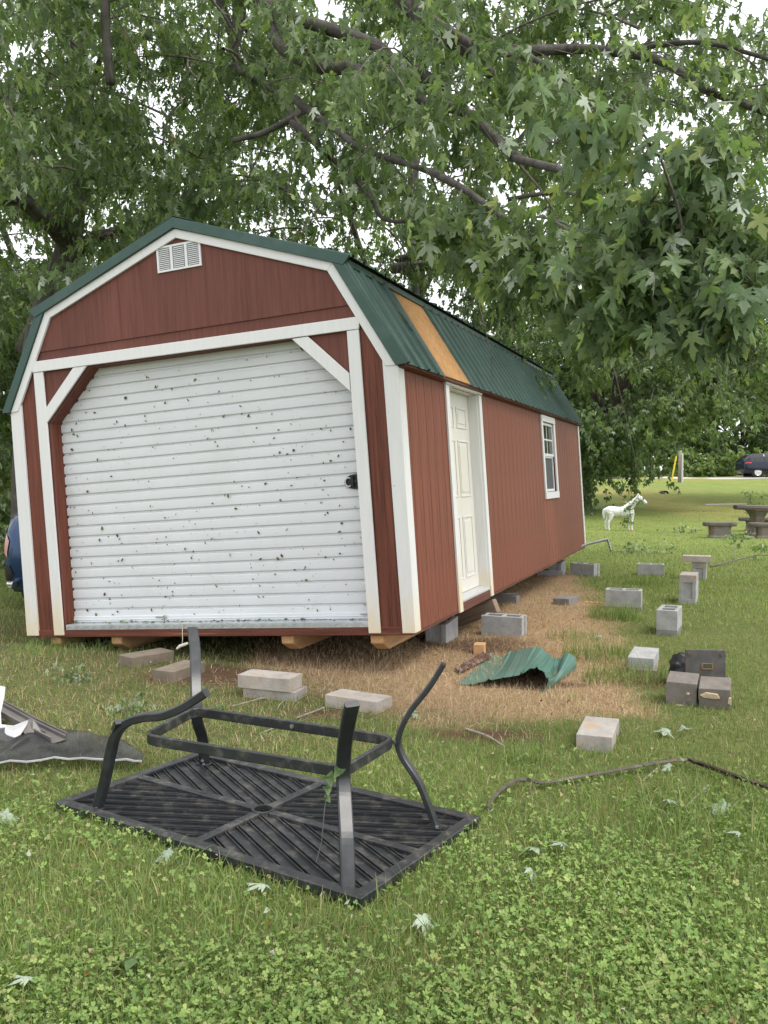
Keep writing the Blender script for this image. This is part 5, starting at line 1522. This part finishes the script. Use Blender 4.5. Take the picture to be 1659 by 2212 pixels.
# general crown volume
def vis(p, mu=260, mv=200):
    if p[1] < 1: return False
    u = 829.5+1920*p[0]/p[1]; v = 1032-1920*(p[2]-1.5)/p[1]
    return -mu < u < 1659+mu and -mv < v < 1100
def fill(c, n, X, Y, Z, twigs, per, blen, keep, nodes=4, tl=(.35, .75), rad=.016):
    k = 0; tries = 0
    while k < n and tries < n*40:
        tries += 1
        p = np.array([rng.uniform(*X), rng.uniform(*Y), rng.uniform(*Z)])
        if not vis(p) or not keep(p): continue
        d = rng.normal(size=3); d[2] = d[2]*.4-.15; d /= np.linalg.norm(d)
        c.branch(p-d*blen*.5, p+d*blen*.5, twigs, tl, per, nodes, rad); k += 1
def roof_clear(p):
    q_ = SM.inverted() @ Vector(p)
    return not (-4.4 < q_.x < .7 and -.5 < q_.y < 9.3 and q_.z < 3.75)
def pu(p): return 829.5+1920*p[0]/p[1], 1032-1920*(p[2]-1.5)/p[1]
def keepL(p):
    u, v = pu(p)
    # leave a few lanes of open sky
    if ((u-720)/95)**2+((v-335)/65)**2 < 1: return False
    return roof_clear(p)
fill(cr, 150, (-9, 1.5), (10, 16), (3.3, 10.3), 12, 4, 1.5, keepL)
fill(cr, 46, (-9, -5.0), (14.2, 17.5), (1.6, 5.5), 10, 4, 1.3, lambda p: roof_clear(p) and p[0] < -.36*p[1]-.3)
fill(cr, 42, (-4, 3), (8, 11), (4.6, 7.2), 10, 4, 1.3, lambda p: keepL(p) and vnoise(p[0]*.6, p[2]*.8, 41) > .38)
fill(cr, 50, (.5, 6.5), (8.5, 14), (4.2, 8.6), 10, 4, 1.4, lambda p: keepL(p) and vnoise(p[0]*.7+5, p[2]*.9, 42) > .40)
fill(cr, 30, (1.5, 8), (12, 17), (3.0, 7.5), 10, 4, 1.4, lambda p: roof_clear(p) and p[0] > .16*p[1] and not (pu(p)[0] > 1560 and pu(p)[1] > 560))
fill(near, 0, (.6, 4.5), (5.4, 8), (3.2, 5.9), 9, 4, 1.1, lambda p: roof_clear(p) and vnoise(p[0]*.9+2, p[2]*1.1, 43) > .42)
# the largest hanging leaves are parts of their own
P, Fd_, S, C = near.arrays()
pu_ = 829.5+1920*P[:, 0]/P[:, 1]; pv_ = 1032-1920*(P[:, 2]-S*.6-1.5)/P[:, 1]
hi_ = pv_ < np.interp(pu_, BU, BV) + rng.normal(size=len(P))*14          # the crown is pruned clear of the roof
P, Fd_, S, C = P[hi_], Fd_[hi_], S[hi_], C[hi_]
d = np.linalg.norm(P-np.array([0, 0, CAM_H]), axis=1)
uu = 829.5+1920*P[:, 0]/P[:, 1]; vv_ = 1032-1920*(P[:, 2]-1.5)/P[:, 1]
infr = (uu > 0) & (uu < 1659) & (vv_ > 0)
score = np.where(infr, S/d, 0); order = np.argsort(-score)[:280]
LM = []
for key in ('leaf_dark', 'leaf_green', 'leaf_yellow', 'leaf_silver', 'leaf_rust'):
    row = []
    for q_ in range(4):
        T, Fx = LEAF[0]; T2 = T.copy(); T2[:, 2] *= (.6, 1.2, 1.8, 2.4)[q_]; T2[:, 2] += np.sin(T2[:, 1]*5+q_)*.03
        row.append(tri_mesh('leaf', T2, Fx, M[key]))
    LM.append(row)
def leaf_basis(f):
    f = Vector(f).normalized(); up = Vector((0, 0, 1))+Vector(rng.normal(size=3))*.5
    x = f.cross(up).normalized(); n_ = x.cross(f); return Matrix((x, f, n_)).transposed()
skip = np.zeros(len(P), bool)
for i in order:
    skip[i] = True; c = C[i]; l = c.mean()
    key = 4 if c[0] > c[1] else 3 if c[2] > .24 else 2 if c[0] > .235 else 1 if c[1] > .195 else 0
    o = link('leaf', LM[key][rng.integers(4)], None, maple)
    o.matrix_local = Matrix.Translation(Vector(P[i])) @ leaf_basis(Fd_[i]).to_4x4() @ Matrix.Scale(S[i], 4)
# merge the two leaf sets into the one crown of this tree
cr.P.append(P[~skip]); cr.Fd.append(Fd_[~skip]); cr.S.append(S[~skip]); cr.C.append(C[~skip])
cr.wood.add(near.wood.v, near.wood.f)
for i in range(len(cr.P)):
    q_ = cr.P[i]; uq = 829.5+1920*q_[:, 0]/q_[:, 1]; vq = 1032-1920*(q_[:, 2]-.12-1.5)/q_[:, 1]
    ok_ = (q_[:, 1] > 9.0) | (vq < np.interp(uq, BU, BV))
    for arr in (cr.P, cr.Fd, cr.S, cr.C): arr[i] = arr[i][ok_]
cr.emit(maple)
print('maple leaves', sum(len(p) for p in cr.P))

# --- other trees
def tree(label, base, h, crown_c, crown_r, n, pal, tint=(1, 1, 1), size=(.13, .22), tr=.25, twigs=9, per=4, blen=1.6, zmin=.4, group=None, keep=None, name='maple_tree', lod=(7, 17), rad=.02):
    b = Vector((base[0], base[1], float(gz(base[0], base[1]))))
    t = thing(name, label, 'tree', (0, 0, 0), 0, group)
    cc = Vector(crown_c)
    P = spline([b-Vector((0, 0, .2)), b+Vector((0, 0, h*.12)), b.lerp(cc, .5)+Vector((.2, 0, 0)), cc, cc+Vector((.2, .1, crown_r[2]*.7))], 4)
    MB().tube(P, [tr*1.5, tr*1.12]+list(np.linspace(tr, tr*.2, len(P)-2)), 10).build('trunk', M['bark'], t, 0, True)
    c = Crown(pal, size, tint)
    for k in range(9):
        an = k*2.4+rng.uniform(-.3, .3); s = P[int(len(P)*.35)+k % 6] if len(P) > 12 else cc
        e = cc+Vector((math.cos(an)*crown_r[0]*.75, math.sin(an)*crown_r[1]*.75, rng.uniform(-.5, .5)*crown_r[2]))
        m = s.lerp(e, .5)+Vector((0, 0, .3)); Q = spline([s, m, e], 5)
        MB().tube(Q, list(np.linspace(tr*.4, tr*.08, len(Q))), 6).build('limb', M['bark'], t, 0, True)
    k = 0; tries = 0
    while k < n and tries < n*60:
        tries += 1
        v = rand_unit(1)[0]*rng.uniform(.25, 1)**.5
        p = np.array(cc)+v*np.array(crown_r)*(1+.25*(vnoise(v[0]*3+base[0], v[2]*3+v[1]*2, 51)-.5)*2)
        if p[2] < b.z+zmin or not vis(p, 330, 260) or (keep and not keep(p)): continue
        d = np.array([v[0], v[1], v[2]*.4-.2])+rng.normal(size=3)*.5; d /= np.linalg.norm(d)
        c.branch(p-d*blen*.4, p+d*blen*.6, twigs, (.35*size[1]/.15, .75*size[1]/.15), per, 4, rad); k += 1
    c.emit(t, lod); return t
DK = (.40, .36, .16, .03, .05, 0); MD = (.25, .4, .25, .05, .05, 0); LT = (.1, .35, .4, .1, .05, 0)
tree('broad dark maple with low skirts of leaves behind the foal statue', (7.6, 34.0), 10, (8.7, 32.8, 5.9), (5.2, 2.6, 5.1), 250, DK, (1, 1, 1), (.17, .27), .36, 10, 4, 1.6, .9,
     keep=lambda p: p[2] > (1.3 if p[0] < .255*p[1] else 2.0 if p[0] < .30*p[1] else 3.9) and p[0] > .10*p[1])
tree('tall maple rising behind the middle of the shed', (.6, 20.5), 11, (.6, 19.0, 7.2), (4.2, 3.2, 4.6), 42, MD, (1, 1, 1), (.13, .2), .3, 10, 4, 1.5, 3.4)
tree('shady maple standing behind the left end of the shed', (-7.2, 21), 11, (-7.2, 20.0, 6.0), (4.2, 3.2, 5.2), 95, DK, (1, 1, 1), (.14, .22), .36, 10, 4, 1.6, .6)
tree('light green tree at the end of the lawn behind the stone table', (22.5, 45), 9, (15.4, 39.0, 5.6), (5.0, 3.5, 2.6), 110, LT, (1.15, 1.15, 1.2), (.20, .32), .20, 10, 4, 2.2, .9,
     keep=lambda p: p[2] > 5.2)
for k, (x, y, h_, r, lb) in enumerate(((32, 80, 13, 6.5, 'rounded tree beyond the lane behind the dark car'), (22, 78, 11, 5.5, 'bushy tree beyond the lane near the wooden post'), (44, 84, 15, 7, 'tall tree beyond the lane past the dark car'), (8, 84, 12, 6, 'distant tree beyond the lane hidden by the low maple'), (-8, 60, 13, 7, 'distant tree behind the shed roof'), (-22, 45, 12, 6.5, 'distant tree at the left behind the blue hatchback'))):
    z0 = float(gz(x, y)); tree(lb, (x, y), h_, (x, y, z0+h_*.5), (r, 4, h_*.47), 70, LT if k % 2 else MD, (.95, 1, 1.0), (.45, .75), .3, 10, 4, 3.6, .3, name='far_tree', rad=.03)
# shrubs
def bush(label, c, r, n, pal, tint, size, group=None):
    t = thing('bush', label, 'bush', (0, 0, 0), 0, group); cw = Crown(pal, size, tint); z0 = float(gz(c[0], c[1]))
    mb = MB()
    for k in range(5):
        a = rng.uniform(0, 6.28); mb.tube([(c[0], c[1], z0-.05), (c[0]+math.cos(a)*r[0]*.4, c[1]+math.sin(a)*r[1]*.4, z0+r[2]*.8)], [.03, .012], 5)
    mb.build('stems', M['bark'], t)
    for k in range(n):
        v = rand_unit(1)[0]; v[2] = abs(v[2]); v *= rng.uniform(.3, 1)**.5
        p = np.array([c[0]+v[0]*r[0], c[1]+v[1]*r[1], z0+v[2]*r[2]+.05])
        d = v+rng.normal(size=3)*.3; d /= np.linalg.norm(d); cw.branch(p-d*.15*r[2], p+d*.22*r[2], 6, (.12*r[2], .3*r[2]), 4, 4, .008*r[2])
    cw.emit(t)
for k, (x, wh) in enumerate(((18.4, 'half hidden by the low maple'), (20.7, 'beside the yellow marker post'), (23.2, 'right behind the wooden post'), (25.4, 'between the wooden post and the dark SUV'), (27.8, 'behind the tail of the dark SUV'), (30.3, 'behind the body of the dark SUV'))):
    bush('leafy roadside bush beyond the lane '+wh, (x, 68.5+.6*(k % 2)), (1.7, 1.2, 1.5+.25*(k % 3)), 26, LT, (1.05, 1.05, .9), (.22, .36), 'bushes along the lane')
bush('bright leafy bush at the left edge behind the tree trunk', (-7.6, 17.4), (1.5, 1.2, 2.6), 46, LT, (1.25, 1.15, .9), (.10, .17))
bush('pale low bush beside the blue hatchback', (-6.9, 15.2), (.9, .8, 1.0), 26, (.1, .3, .2, .05, .35, 0), (1.1, 1.1, 1.0), (.08, .14))
# sapling by the stone table
a = G(1621, 1118); t = thing('sapling', 'thin young sapling with a few leaves growing behind the stone table', 'tree', (0, 0, 0))
cw = Crown(LT, (.06, .10)); z0 = a.z
MB().tube([(a.x, a.y, z0-.03), (a.x+.05, a.y, z0+.35), (a.x-.02, a.y, z0+.65), (a.x+.05, a.y, z0+.9)], [.014, .011, .008, .004], 5).build('trunk', M['twig'], t)
for k in range(7): p = np.array([a.x+rng.normal()*.1, a.y+rng.normal()*.1, z0+rng.choice([.25, .6, .7, .8, .88])]); cw.branch(p-np.array([0, 0, .1]), p+rng.normal(size=3)*.12, 3, (.08, .18), 3, 3, .005)
cw.emit(t)

# ------------------------------------------------------------------ fallen branches, sticks and leaves
def twig_branch(name, label, P, r, leaves, size=(.09, .13), pal=MD, per=3, tw=6, tint=(1, 1, 1)):
    t = thing(name, label, 'branch', (0, 0, 0)); cw = Crown(pal, size, tint)
    Q = spline(P, 5); MB().tube(Q, list(np.linspace(r, r*.35, len(Q))), 6).build('stem', M['twig'], t, 0, True)
    for (k, s) in leaves:
        p = Q[min(int(k*(len(Q)-1)), len(Q)-1)]; e = p+Vector((rng.normal()*s, rng.normal()*s*.5, abs(rng.normal())*s*.3)); cw.branch(p, e, tw, (s*.5, s*.9), per, 3, r*.4, .02)
    if leaves: cw.emit(t)
    return t
hz0 = Vector(horse.location)
twig_branch('fallen_branch', 'leafy maple branch hanging over the neck and chest of the foal statue', [hz0+Vector((.95, -.12, 1.0)), hz0+Vector((.78, -.13, .80)), hz0+Vector((.70, -.14, .55)), hz0+Vector((.72, -.14, .25))], .008,
            [(.25, .08), (.45, .08), (.6, .07), (.97, .09)], (.08, .12), DK, 3, 3)
a = [G(1535, 1226), G(1570, 1221), G(1610, 1216), G(1645, 1213), G(1700, 1210)]
twig_branch('fallen_branch', 'long bare fallen stick with a forked twig in the grass right of the block pillars', [p+Vector((0, 0, z)) for p, z in zip(a, (.02, .05, .09, .12, .05))], .018, [(.85, .3), (1, .4)], (.1, .15), MD, 2, 3)
a = [G(1585, 1210), G(1590, 1192), G(1608, 1184)]
twig_branch('fallen_branch', 'small curved twig with a leaf arching over the fallen stick', [p+Vector((0, 0, z)) for p, z in zip(a, (.02, .22, .18))], .008, [(1, .15)], (.1, .14), LT, 2, 2)
for (u, v, s, lb) in ((1355, 1195, .35, 'clump of dark fallen leaves in the grass between shed and block pillars'), (1590, 1165, .2, 'flattened leafy twig near the stone bench'), (1470, 1152, .25, 'scatter of pale torn twig leaves on the lawn behind the bent downspout'), (272, 1545, .045, 'grey-green fallen leafy twig on sparse grass before the shed'), (160, 1475, .04, 'wilted leaf cluster on bare grass near the left skid')):
    p = G(u, v); twig_branch('fallen_branch', lb, [p+Vector((-s, 0, .02)), p+Vector((0, .05, .04)), p+Vector((s, -.03, .03))], .006, [(.2, s), (.5, s), (.8, s), (1, s)], (.06, .11) if s > .08 else (.03, .055), (.25, .25, .1, .03, .4, 0), 3, 4)
STK = [((640, 1555), (700, 1535), .006), ((560, 1590), (610, 1570), .004), ((500, 1530), (572, 1513), .005), ((1005, 1578), (1090, 1620), .006), ((1480, 1750), (1530, 1705), .005), ((1280, 1545), (1345, 1590), .004), ((690, 1500), (720, 1465), .004), ((1390, 1690), (1420, 1668), .005)]
SW = ['below the stacked pale blocks', 'behind the ring of the upturned table', 'beside the bent table leg tip', 'on the dirt patch below the dead grass', 'below the brown strip in long grass', 'between the lone block and the dead grass', 'behind the stacked pale blocks', 'just under the brown strip']
for (a, b, r), wh in zip(STK, SW):
    a, b = G(*a), G(*b); m = a.lerp(b, .5)+Vector((.02, .03, .015))
    o = MB().tube(spline([a+Vector((0, 0, .012)), m, b+Vector((0, 0, .02))], 4), r, 5).build('dry_stick', M['weathered'], None); tag(o, 'thin dry stick lying '+wh, 'stick', 'dry sticks on the lawn')
FL = [(573, 1949, .085, 'leaf_pale', .4), (898, 2015, .10, 'leaf_pale', 2.2), (1140, 1850, .10, 'leaf_pale', 1.6), (1222, 1855, .075, 'leaf_silver', .3), (1568, 1755, .10, 'leaf_pale', 1.0), (1440, 1755, .08, 'leaf_pale', 2.6), (1440, 1588, .11, 'leaf_silver', 1.3), (1478, 1594, .09, 'leaf_silver', 2.9), (1448, 1670, .05, 'leaf_pale', .9), (875, 1547, .11, 'leaf_pale', 1.9), (478, 1538, .09, 'leaf_green', .2), (22, 1775, .17, 'leaf_silver', 1.2), (300, 2085, .12, 'leaf_green', 1.5), (62, 2158, .07, 'leaf_pale', .4), (1300, 1383, .11, 'leaf_pale', .5), (1320, 1312, .09, 'leaf_silver', 2.0), (1135, 1905, .06, 'leaf_silver', 2.2), (1600, 1830, .07, 'leaf_silver', .2), (370, 1860, .07, 'leaf_silver', 1.0), (1090, 1460, .07, 'leaf_yellow', 1.0), (1232, 1508, .06, 'leaf_yellow', 2.0), (165, 1470, .10, 'leaf_silver', .7)]
KN_ = {'leaf_pale': 'pale underside up', 'leaf_silver': 'greyish underside up', 'leaf_green': 'fresh green side up', 'leaf_yellow': 'yellowish green'}
GRP = {'leaf_pale': 'pale fallen leaves', 'leaf_silver': 'greyish fallen leaves', 'leaf_green': 'green fallen leaves', 'leaf_yellow': 'yellowish fallen leaves'}
WH = ['beside the near corner of the upturned table', 'in the clover below the front table leg', 'in clover right of the table, beside a smaller one', 'in clover, the smaller of a pair right of the table', 'in longer grass below the brown strip', 'in the grass under the kink of the brown strip', 'on grass below the dark blocks', 'on grass near the dark blocks, partner of another', 'just below the bend of the brown strip', 'on the grass behind the table by the pale block', 'on grass between the stacked blocks and the table ring', 'at the left end of the upturned table', 'alone in the near clover', 'in the clover near a yellow weed', 'in dead grass right of the crumpled sheet', 'by the block on a sunken dark base', 'in clover below a pair of leaves', 'in long grass well right of the table', 'in the clover below the long table edge', 'on dead grass left of the crumpled sheet', 'on dead grass below the crumpled sheet', 'on sparse grass before the left skid']
for (u, v, s, key, a), wh in zip(FL, WH):
    p = G(u, v); T, Fx = LEAF[0]; T2 = T.copy(); T2[:, 2] = T2[:, 2]*1.6 + .10*np.sin(T2[:, 1]*4+a*3)
    me = tri_mesh('fallen_leaf', T2, Fx, M[key]); o = link('fallen_leaf', me, None)
    near_ = p.y < 5.2
    o.location = p+Vector((0, 0, .045 if near_ else .03)); o.rotation_euler = (.35*math.sin(a*5), .35*math.cos(a*3), a*2.1); o.scale = (s*1.15,)*3
    tag(o, '%s fallen maple leaf %s' % ({'leaf_pale': 'pale', 'leaf_silver': 'greyish', 'leaf_green': 'green', 'leaf_yellow': 'yellowish'}[key], wh), 'leaf', GRP[key])

# ------------------------------------------------------------------ ground cover: grass, clover, dead thatch
FOOT = [SL(0, 0, 0), SL(0, L, 0), SL(-W, L, 0), SL(-W, 0, 0)]
FP = np.array([(p.x, p.y) for p in FOOT])
def tab_inside(x, y):
    dx, dy = x-TC.x, y-TC.y; a = dx*e1.x+dy*e1.y; b = dx*e2.x+dy*e2.y
    return (np.abs(a) < TA+.005) & (np.abs(b) < TB+.005)
def sample(n, y0, y1, power, margin=.58, pad=.4):
    """random lawn points, density falling with distance"""
    t = rng.random(n)
    y = (y0**(1-power)+t*(y1**(1-power)-y0**(1-power)))**(1/(1-power))
    x = rng.uniform(-1, 1, n)*(margin*y*.82+pad)
    return x, y
def blades(n_or_xy, hgt, wid, col_fn, lean=.5, seg=2, zoff=0, flat=False):
    x, y = n_or_xy; n = len(x); z = gz(x, y)+zoff
    h = hgt*rng.uniform(.5, 1.35, n); w = wid*rng.uniform(.6, 1.3, n)
    az = rng.uniform(0, 2*math.pi, n); ln = np.abs(rng.normal(size=n))*lean
    d = np.stack([np.cos(az), np.sin(az)], -1); fa = rng.uniform(0, math.pi, n); s = np.stack([np.cos(fa), np.sin(fa)], -1)
    b = np.stack([x, y, z], -1)
    rows = []
    for k in range(seg+1):
        t = k/seg; ww = w*(1-t)**.7 if k < seg else 0*w
        c = b.copy(); c[:, :2] += d*(h*ln*t**1.7)[:, None]; c[:, 2] += h*t*np.sqrt(np.clip(1-(ln*t)**2*.5, .08, 1))
        if k < seg:
            l_ = c.copy(); r_ = c.copy(); l_[:, :2] -= s*ww[:, None]/2; r_[:, :2] += s*ww[:, None]/2; rows += [l_, r_]
        else: rows.append(c)
    m = len(rows); V = np.stack(rows, 1).reshape(-1, 3)
    f = []
    for k in range(seg-1): f += [(2*k, 2*k+1, 2*k+3), (2*k, 2*k+3, 2*k+2)]
    f.append((2*seg-2, 2*seg-1, 2*seg))
    F = (np.array(f)[None]+(np.arange(n)*m)[:, None, None]).reshape(-1, 3)
    C = np.repeat(col_fn(x, y), m, 0)
    return V, F, C
def merge(parts):
    V = []; F = []; C = []; n = 0
    for v, f, c in parts: V.append(v); F.append(f+n); C.append(c); n += len(v)
    return np.concatenate(V), np.concatenate(F), np.concatenate(C)
GP = np.array([(.165, .245, .070), (.205, .275, .082), (.245, .30, .10), (.37, .345, .17), (.135, .21, .080)])
def gcol(p):
    def f(x, y):
        n = len(x); c = GP[rng.choice(5, n, p=p)]*rng.uniform(.75, 1.25, (n, 1))
        return c*(.82+.36*vnoise(x*.9, y*.9, 61))[:, None]
    return f
# green grass
parts = []
def keep_pts(x, y, pr):
    k = (rng.random(len(x)) < pr) & ~tab_inside(x, y); return x[k], y[k]
x, y = sample(190000, 1.9, 14.0, 1.75)
dead, dirt, sparse, clover = zones(x, y)
parts.append(blades(keep_pts(x, y, smooth(14, 9.5, y)*(1-dead*.985)*(1-dirt*.95)*(1-.22*sparse)*(1-.12*clover)), .052, .0042, gcol((.22, .3, .24, .1, .14)), .75))
x, y = sample(130000, 8.0, 34, 1.75)
dead, dirt, sparse, clover = zones(x, y)
parts.append(blades(keep_pts(x, y, smooth(8, 13, y)*(1-dead*.97)*(1-dirt*.9)), .052, .0105, gcol((.2, .36, .28, .06, .10)), .7, 1))
# long tufts beside the blocks and table
for (u, v, r, n, hh) in ((1330, 1335, .30, 500, .17), (1300, 1420, .35, 400, .16), (1345, 1470, .3, 350, .15), (1125, 1645, .12, 120, .10), (1400, 1262, .35, 300, .13), (1240, 1380, .25, 120, .12), (1480, 1820, .6, 420, .12), (1590, 1780, .5, 420, .13), (880, 1990, .3, 160, .10), (520, 1850, .3, 200, .10), (1410, 2050, .5, 260, .12), (150, 1405, .5, 350, .10), (480, 1985, .3, 120, .1)):
    p = G(u, v); a = rng.uniform(0, 6.28, n); rr = r*np.sqrt(rng.random(n)); X_ = p.x+np.cos(a)*rr; Y_ = p.y+np.sin(a)*rr*.8
    k = ~tab_inside(X_, Y_); parts.append(blades((X_[k], Y_[k]), hh, .0055, gcol((.3, .35, .2, .05, .1)), .7, 3))
V, F, C = merge(parts)
o = link('grass', tri_mesh('grass', V, F, M['grass'], C), None); o['kind'] = 'stuff'; tag(o, 'short green grass growing over the lawn', 'grass')
nt_ = len(F)
# dead thatch
x, y = sample(115000, 4.6, 15, 1.35, .5)
dead, dirt, sparse, clover = zones(x, y)
def dcol(x, y):
    n = len(x); P_ = np.array([(.55, .41, .275), (.46, .33, .21), (.63, .50, .355), (.33, .23, .15)]); return P_[rng.choice(4, n, p=(.35, .3, .2, .15))]*rng.uniform(.75, 1.2, (n, 1))
k = rng.random(len(x)) < np.clip(dead*1.0+sparse*.16+dirt*.10, 0, 1)*(1-dirt*.75)
parts = [blades((x[k], y[k]), .055, .0040, dcol, 1.5, 2)]
x, y = sample(24000, 1.9, 6, 1.5); k = (rng.random(len(x)) < .25+.5*smooth(.55, .8, vnoise(x*2.3, y*2.3, 81))) & ~tab_inside(x, y)
parts.append(blades((x[k], y[k]), .045, .0032, dcol, 1.6, 2))
V, F, C = merge(parts); nt_ += len(F)
o = link('dead_grass', tri_mesh('dead_grass', V, F, M['grass'], C), None); o['kind'] = 'stuff'; tag(o, 'straw-coloured dead grass where the shed used to stand', 'dead grass')
# clover
x, y = sample(92000, 1.85, 6.6, 2.0)
dead, dirt, sparse, clover = zones(x, y)
patch_ = smooth(.30, .6, .7*vnoise(x*1.3+7, y*1.3, 71)+.3*vnoise(x*4.1, y*4.1, 72))
k = (rng.random(len(x)) < clover*(.12+.88*patch_)*(1-dead)*(1-dirt)) & ~tab_inside(x, y)
x, y = x[k], y[k]; n = len(x)
hh = rng.uniform(.018, .055, n); z = gz(x, y)+hh; r = (.0042+.0080*rng.random(n)**2.0)*.95
a0 = rng.uniform(0, 6.28, n); tilt = rng.normal(size=(n, 2))*.45
LT2 = np.array([(.02, 0), (.34, .44), (.78, .60), (1.08, .34), (1.0, 0), (1.08, -.34), (.78, -.60), (.34, -.44)])
V = []
for j in range(3):
    an = a0+j*2.094+rng.normal(size=n)*.15
    lx = LT2[None, :, 0]*r[:, None]; ly = LT2[None, :, 1]*r[:, None]
    X_ = lx*np.cos(an)[:, None]-ly*np.sin(an)[:, None]; Y_ = lx*np.sin(an)[:, None]+ly*np.cos(an)[:, None]
    Z_ = tilt[:, :1]*X_+tilt[:, 1:]*Y_ + .25*np.abs(ly) + .12*lx
    V.append(np.stack([x[:, None]+X_, y[:, None]+Y_, z[:, None]+Z_], -1))
V = np.stack(V, 1).reshape(-1, 3)
f = np.array([(0, i, i+1) for i in range(1, 7)])
F = (f[None]+(np.arange(n*3)*8)[:, None, None]).reshape(-1, 3)
CP_ = np.array([(.190, .285, .078), (.235, .325, .094), (.150, .248, .068), (.30, .37, .12), (.26, .275, .11)])
C = CP_[rng.choice(5, n, p=(.34, .28, .2, .12, .06))]*rng.uniform(.8, 1.2, (n, 1))*(.85+.3*vnoise(x*1.4, y*1.4, 77))[:, None]
C = np.repeat(C, 24, 0)
o = link('clover', tri_mesh('clover', V, F, M['grass'], C), None); o['kind'] = 'stuff'; tag(o, 'clover leaves carpeting the near lawn', 'clover')
nt_ += len(F)
# litter: dry leaf crumbs and tiny pale scraps in the grass
x, y = sample(1500, 1.9, 12, 1.4); kk = ~tab_inside(x, y); x, y = x[kk], y[kk]; n = len(x); s = rng.uniform(.004, .012, n); a = rng.uniform(0, 6.28, n)
q4 = np.array([(-1, -.3), (.2, -.8), (1, .2), (-.1, .7)]); X_ = q4[None, :, 0]*s[:, None]; Y_ = q4[None, :, 1]*s[:, None]
V = np.stack([x[:, None]+X_*np.cos(a)[:, None]-Y_*np.sin(a)[:, None], y[:, None]+X_*np.sin(a)[:, None]+Y_*np.cos(a)[:, None], (gz(x, y)+rng.uniform(.012, .05, n))[:, None]+rng.normal(size=(n, 4))*.006], -1).reshape(-1, 3)
F = (np.array([(0, 1, 2), (0, 2, 3)])[None]+(np.arange(n)*4)[:, None, None]).reshape(-1, 3)
LC = np.array([(.24, .14, .07), (.40, .30, .18), (.40, .42, .33), (.14, .09, .06), (.40, .22, .10)])
C = np.repeat(LC[rng.choice(5, n, p=(.25, .3, .15, .25, .05))], 4, 0)
o = link('leaf_litter', tri_mesh('leaf_litter', V, F, M['grass'], C), None); o['kind'] = 'stuff'; tag(o, 'tiny dry leaf crumbs strewn through the lawn', 'leaf litter')
print('ground cover tris', nt_)
